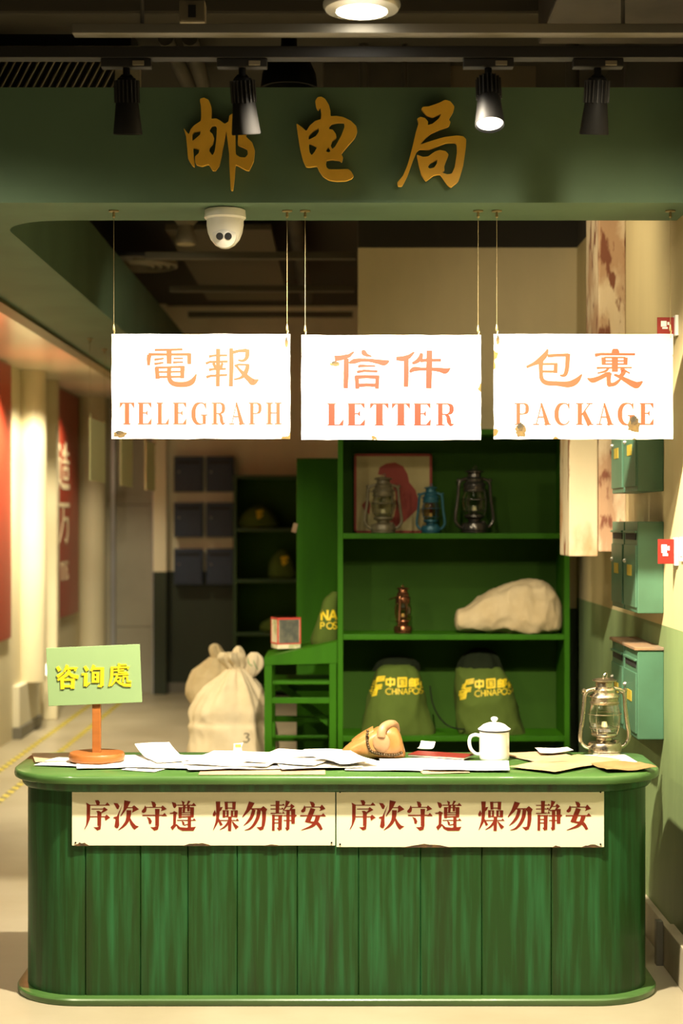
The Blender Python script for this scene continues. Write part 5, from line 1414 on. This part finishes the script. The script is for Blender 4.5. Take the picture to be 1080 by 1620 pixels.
flag_sign(1039, 1061, 502, 529, 5.92, 'small red fire sign high on the right wall behind the PACKAGE sign')
t = thing('wall_switch', 'white rounded switch plate at the right edge on the cream wall', 'switch', (1.2, 5.80, 1.505), -PI / 2)
obj('plate', bxm(-0.043, 0.043, -0.010, 0, -0.043, 0.043, 0.004), m_white_plastic, t)
obj('button', bxm(-0.018, 0.018, -0.014, -0.008, -0.025, 0.025, 0.003), m_enamel_white, t)
# added dark strip, stands for the shade in the skirting gap
o = obj('skirting_gap_strip', bxm(-0.012, 0.012, -0.02, 0.02, 0, 0.16, 0.002), m_plinth_dark, None, (1.147, 5.99, 0)); tag(o, 'short dark strip standing for the shaded gap at the skirting joint right of the counter', 'post')

# ------------------------------------------------------------ things on the counter
# notice stand
p = CT(153, 1206)
t = thing('notice_stand', 'orange wooden stand with pale green board lettered 咨询處', 'sign', (p.x, p.y, CTZ + 0.006))
obj('base_disc', lathe(B(), [(0.090, 0.0), (0.096, 0.004), (0.097, 0.022), (0.093, 0.029), (0.0, 0.030)], n=48, cap=False), m_orange_wood, t, smooth=True)
obj('post', bxm(-0.0145, 0.0145, -0.012, 0.012, 0.028, 0.24, 0.002), m_orange_wood, t)
Y = p.y - 0.016
c = PX(149, 1068, Y)
bw, bh = 148 / F * Y, 92 / F * Y
org = (c.x, Y, c.z)
bd = obj('board', bxm(-bw / 2, bw / 2, -0.005, 0.004, -bh / 2, bh / 2, 0.0015), m_board_green, t, (c.x - t.location.x, Y - t.location.y, c.z - t.location.z))
bd.rotation_euler = (0, -math.radians(2.4), 0)
bm = B()
ca, sa = math.cos(math.radians(2.4)), math.sin(math.radians(2.4))
for k in ('zi', 'xun', 'chu'):
    x0, y0, sc, strokes = GL[k]
    def mp(u, v):
        q = PX(x0 + u / sc, y0 + v / sc, Y)
        X, Z = q.x - org[0], q.z - org[2]
        return (X * ca - Z * sa * -1, Z * ca - X * sa)
    add_glyph(bm, strokes, mp, 0.004, -0.005)
obj('raised_lettering', bm, m_yellow_raised, bd)

# enamel mug
p = CT(782, 1203)
t = thing('enamel_mug', 'white lidded enamel mug with handle on the counter', 'mug', (p.x, p.y + 0.01, CTZ))
obj('cup', lathe(B(), [(0.049, 0.0), (0.052, 0.004), (0.053, 0.012), (0.053, 0.100), (0.0545, 0.104)], n=40), m_enamel_white, t, smooth=True)
obj('dark_rim', lathe(B(), [(0.0535, 0.1015), (0.0555, 0.103), (0.0555, 0.1055), (0.0535, 0.107)], n=40), M('blue_black_rim', (0.03, 0.03, 0.04), 0.3), t, smooth=True)
ld = obj('lid', lathe(B(), [(0.054, 0.1065), (0.0575, 0.108), (0.0575, 0.111), (0.050, 0.116), (0.038, 0.126), (0.022, 0.132), (0.0, 0.134)], n=40, cap=False), m_enamel_white, t, smooth=True)
obj('knob', lathe(B(), [(0.008, 0.131), (0.007, 0.136), (0.012, 0.141), (0.013, 0.147), (0.008, 0.152), (0.0, 0.153)], n=24, cap=False), m_enamel_white, ld, smooth=True)
obj('handle', tube(B(), [(-0.050, 0, 0.085), (-0.066, 0, 0.089), (-0.083, 0, 0.082), (-0.088, 0, 0.062), (-0.082, 0, 0.038), (-0.066, 0, 0.022), (-0.050, 0, 0.020)], 0.0065, 10, smooth=4), m_enamel_white, t, smooth=True)

# leather pouch with strap and beads
yb = CT(590, 1200).y
loc = (PX(592, 0, yb).x, yb, CTZ)
t = thing('leather_pouch', 'tan leather pouch with round flap strap and dark bead chain', 'pouch', loc)
cb = 826 + F * (EYE - CTZ) / yb - 1
rows = [(540, cb - 11, cb - 2, 0.03), (545, cb - 17, cb, 0.07), (556, cb - 25, cb + 0.5, 0.10), (570, cb - 34, cb + 0.5, 0.115), (586, cb - 44, cb + 0.5, 0.12), (600, cb - 50, cb + 0.5, 0.12), (612, cb - 53, cb + 0.5, 0.12), (624, cb - 50, cb + 0.5, 0.115), (633, cb - 38, cb + 0.5, 0.10), (639, cb - 18, cb, 0.07), (641, cb - 9, cb - 3, 0.03)]
obj('pouch_body', profile_body(rows, yb, loc, 'x', n=44, wr=0.005, fr=18, seed=2, expo=2.6), m_leather, t, smooth=True, angle=80)
rows = [(556, cb - 29, cb - 17, 0.07), (566, cb - 37, cb - 20, 0.09), (580, cb - 45, cb - 26, 0.10), (590, cb - 50, cb - 36, 0.09)]
obj('upper_fold', profile_body(rows, yb + 0.01, loc, 'x', n=32, wr=0.003, fr=18, seed=6, expo=2.4), m_leather, t, smooth=True, angle=80)
# oval flap and its strap over the top
fy_ = yb - 0.058
q = PX(603, 1175, fy_)
bm = B()
vs = []
bmesh.ops.create_uvsphere(bm, u_segments=28, v_segments=16, radius=1)
bmesh.ops.transform(bm, matrix=Matrix.Translation((q.x - loc[0], fy_ - loc[1], q.z - loc[2])) @ Matrix.Diagonal((0.031, 0.012, 0.034, 1)), verts=bm.verts)
obj('oval_flap', bm, m_leather_light, t, smooth=True, angle=80)
sp_ = [(603, 1166, -0.060), (604, 1156, -0.056), (609, 1149, -0.040), (618, 1146, -0.015), (624, 1148, 0.015), (626, 1156, 0.045)]
pts = [PX(x, y, yb + o) - Vector(loc) for x, y, o in sp_]
bm = tube(B(), pts, 0.016, 12, smooth=4)
obj('strap', bm, m_leather_light, t, smooth=True)
pouch = [ch for ch in t.children if ch.name.startswith('pouch_body')][0]
me = pouch.data
bvh = BVHTree.FromPolygons([v.co[:] for v in me.vertices], [pp.vertices[:] for pp in me.polygons])
path = catmull([(581, 1153, 0), (580, 1165, 0), (582, 1177, 0), (587, 1185, 0), (598, 1189, 0), (612, 1191, 0), (626, 1191, 0), (636, 1187, 0)], 14)
bm = B(); last = None; cord = []
for (u, v, _) in path:
    w_ = PX(u, v, yb) - Vector(loc)
    hh = bvh.ray_cast(Vector((w_.x, -1, w_.z)), Vector((0, 1, 0)))
    pos = (hh[0] if hh[0] is not None else Vector((w_.x, -0.06, w_.z))) - Vector((0, 0.003, 0))
    pos.z = max(pos.z, 0.006)
    if last is None or (pos - last).length > 0.0080:
        m4 = Matrix.Translation(pos) @ Matrix.Scale(0.0055, 4)
        bmesh.ops.create_icosphere(bm, subdivisions=2, radius=1, matrix=m4)
        last = pos
        cord.append(pos[:])
tube(bm, cord, 0.0012, 6)
o = obj('bead_chain', bm, m_bead, t, smooth=True)

# red booklet beside the pouch
q = CT(697, 1200)
t = thing('booklet', 'thin booklet with a red cover between pouch and mug', 'book', (q.x, q.y, CTZ + 0.009), math.radians(-24))
obj('pages', bxm(-0.105, 0.105, -0.048, 0.048, 0.0, 0.005, 0.001), m_paper, t)
obj('cover', bxm(-0.107, 0.107, -0.050, 0.050, 0.005, 0.0070, 0.0008), m_redbook, t)

def sheet(px, py, w, d, rot, mat, label, lift=0.0, curl=0.004, seed=0, name='paper_sheet', cat='paper', pitch=0.0, cut=0.0, thick=0.0006):
    q = CT(px, py)
    bm = B()
    nx, ny = 10, 7
    g = []
    for i in range(nx + 1):
        row = []
        for j in range(ny + 1):
            x, y = (i / nx - 0.5) * w, (j / ny - 0.5) * d
            nn = noise.noise(Vector((x * 9 + seed * 7.3, y * 9 - seed * 3.1, seed))) * 0.5 + 0.5
            ed = max(abs(i / nx - 0.5), abs(j / ny - 0.5)) * 2
            z = curl * nn * (0.25 + ed ** 3 * 1.5) + pitch * max(0.0, j / ny - 0.35) ** 2
            if cut and i / nx + j / ny > 2 - cut:
                z += curl * 3 * (i / nx + j / ny - 2 + cut)
            row.append(bm.verts.new((x, y, z)))
        g.append(row)
    for i in range(nx):
        for j in range(ny):
            bm.faces.new((g[i][j], g[i + 1][j], g[i + 1][j + 1], g[i][j + 1]))
    r = bmesh.ops.extrude_face_region(bm, geom=list(bm.faces))
    bmesh.ops.translate(bm, vec=(0, 0, thick), verts=[v for v in r['geom'] if isinstance(v, bmesh.types.BMVert)])
    o = obj(name, bm, mat, None, (q.x, q.y, CTZ + 0.0006 + lift), smooth=True, rot=(0, 0, math.radians(rot)), angle=30)
    return tag(o, label, cat)
P_ = m_paper
sheet(98, 1200, 0.20, 0.22, 14, m_paper_old, 'aged sheet with curled edge at the left end of the paper spread', 0.000, 0.006, 1)
sheet(128, 1208, 0.26, 0.20, -16, P_, 'white sheet sticking out left of the round wooden base', 0.0012, 0.004, 2)
sheet(195, 1207, 0.32, 0.30, 9, P_, 'white sheet lying right under the round wooden base', 0.0026, 0.003, 3)
sheet(232, 1217, 0.13, 0.12, -24, P_, 'small white slip near the front edge, right of the wooden base', 0.0004, 0.002, 4)
sheet(258, 1202, 0.13, 0.26, 24, P_, 'white sheet with a raised back corner right of the notice stand', 0.006, 0.006, 5, pitch=0.075)
sheet(300, 1208, 0.29, 0.32, -8, P_, 'large white sheet third from the left end of the counter', 0.0042, 0.003, 6)
sheet(345, 1211, 0.24, 0.28, 12, P_, 'white sheet close to the front edge left of centre', 0.0060, 0.003, 7)
sheet(378, 1206, 0.30, 0.34, -14, P_, 'white sheet in the middle of the paper spread under the small card', 0.0074, 0.005, 8)
sheet(430, 1208, 0.30, 0.33, 7, P_, 'large white sheet at the centre of the counter', 0.0030, 0.004, 9)
sheet(468, 1205, 0.27, 0.31, -22, P_, 'white sheet pointing its corner back at the centre of the counter', 0.0090, 0.006, 10, pitch=0.012)
sheet(500, 1210, 0.28, 0.29, 10, P_, 'white sheet in front of the leather pouch at its left', 0.0060, 0.004, 11)
sheet(515, 1199, 0.20, 0.20, -12, P_, 'small white sheet touching the left tip of the leather pouch', 0.0104, 0.005, 12)
sheet(546, 1211, 0.15, 0.19, 30, P_, 'crumpled white paper bulging in front of the leather pouch', 0.0112, 0.016, 13, pitch=0.02)
sheet(610, 1214, 0.26, 0.21, -6, P_, 'white sheet along the front edge below the leather pouch', 0.0024, 0.003, 14)
sheet(672, 1211, 0.29, 0.27, 5, P_, 'white sheet under the red booklet', 0.0036, 0.003, 15)
sheet(742, 1215, 0.27, 0.21, -5, P_, 'white sheet with a folded corner in front of the white mug', 0.0054, 0.003, 16, cut=0.3)
sheet(700, 1220, 0.16, 0.13, 8, m_paper_old, 'yellowed slip at the front edge below the red booklet', 0.0002, 0.002, 17)
sheet(415, 1222, 0.42, 0.12, 1, m_paper_old, 'narrow yellowed strip along the front edge at the centre', 0.0002, 0.001, 18)
# folded white slip on the booklet
o = sheet(674, 1193, 0.055, 0.04, -24, P_, 'tiny folded white slip behind the red booklet', 0.016, 0.008, 19, pitch=0.05)
# small standing card
q = CT(376, 1196)
t = thing('standing_card', 'tiny white card with a yellow picture standing among the papers', 'card', (q.x, q.y, CTZ + 0.012), math.radians(-6))
obj('card', plate(B(), [(-0.016, 0.0), (0.016, 0.0), (0.013, 0.02), (0.020, 0.036), (-0.014, 0.032), (-0.015, 0.018)], 0.0, 0.0012), m_paper, t)
obj('picture', bxm(-0.009, 0.012, -0.0008, 0.0, 0.019, 0.030), M('card_yellow', (0.55, 0.36, 0.06), 0.6), t)
# envelopes on the right
sheet(862, 1200, 0.20, 0.26, 24, m_paper_old, 'pinkish aged envelope at the back, partly under the large kraft envelope', 0.0004, 0.006, 21, 'envelope', 'envelope')
sheet(876, 1194, 0.12, 0.09, 6, P_, 'white crumpled slip lying on the pinkish envelope', 0.0075, 0.012, 22)
sheet(962, 1202, 0.17, 0.22, 4, P_, 'white sheet in front of the kerosene lantern, beside the kraft envelope', 0.0002, 0.0015, 23)
sheet(896, 1211, 0.40, 0.19, 47, m_manila, 'large pale kraft envelope lying slanted in front of the lantern', 0.0050, 0.004, 24, 'envelope', 'envelope')
sheet(986, 1217, 0.18, 0.15, 12, m_kraft, 'crumpled yellow brown envelope at the right front corner', 0.0008, 0.014, 25, 'envelope', 'envelope')
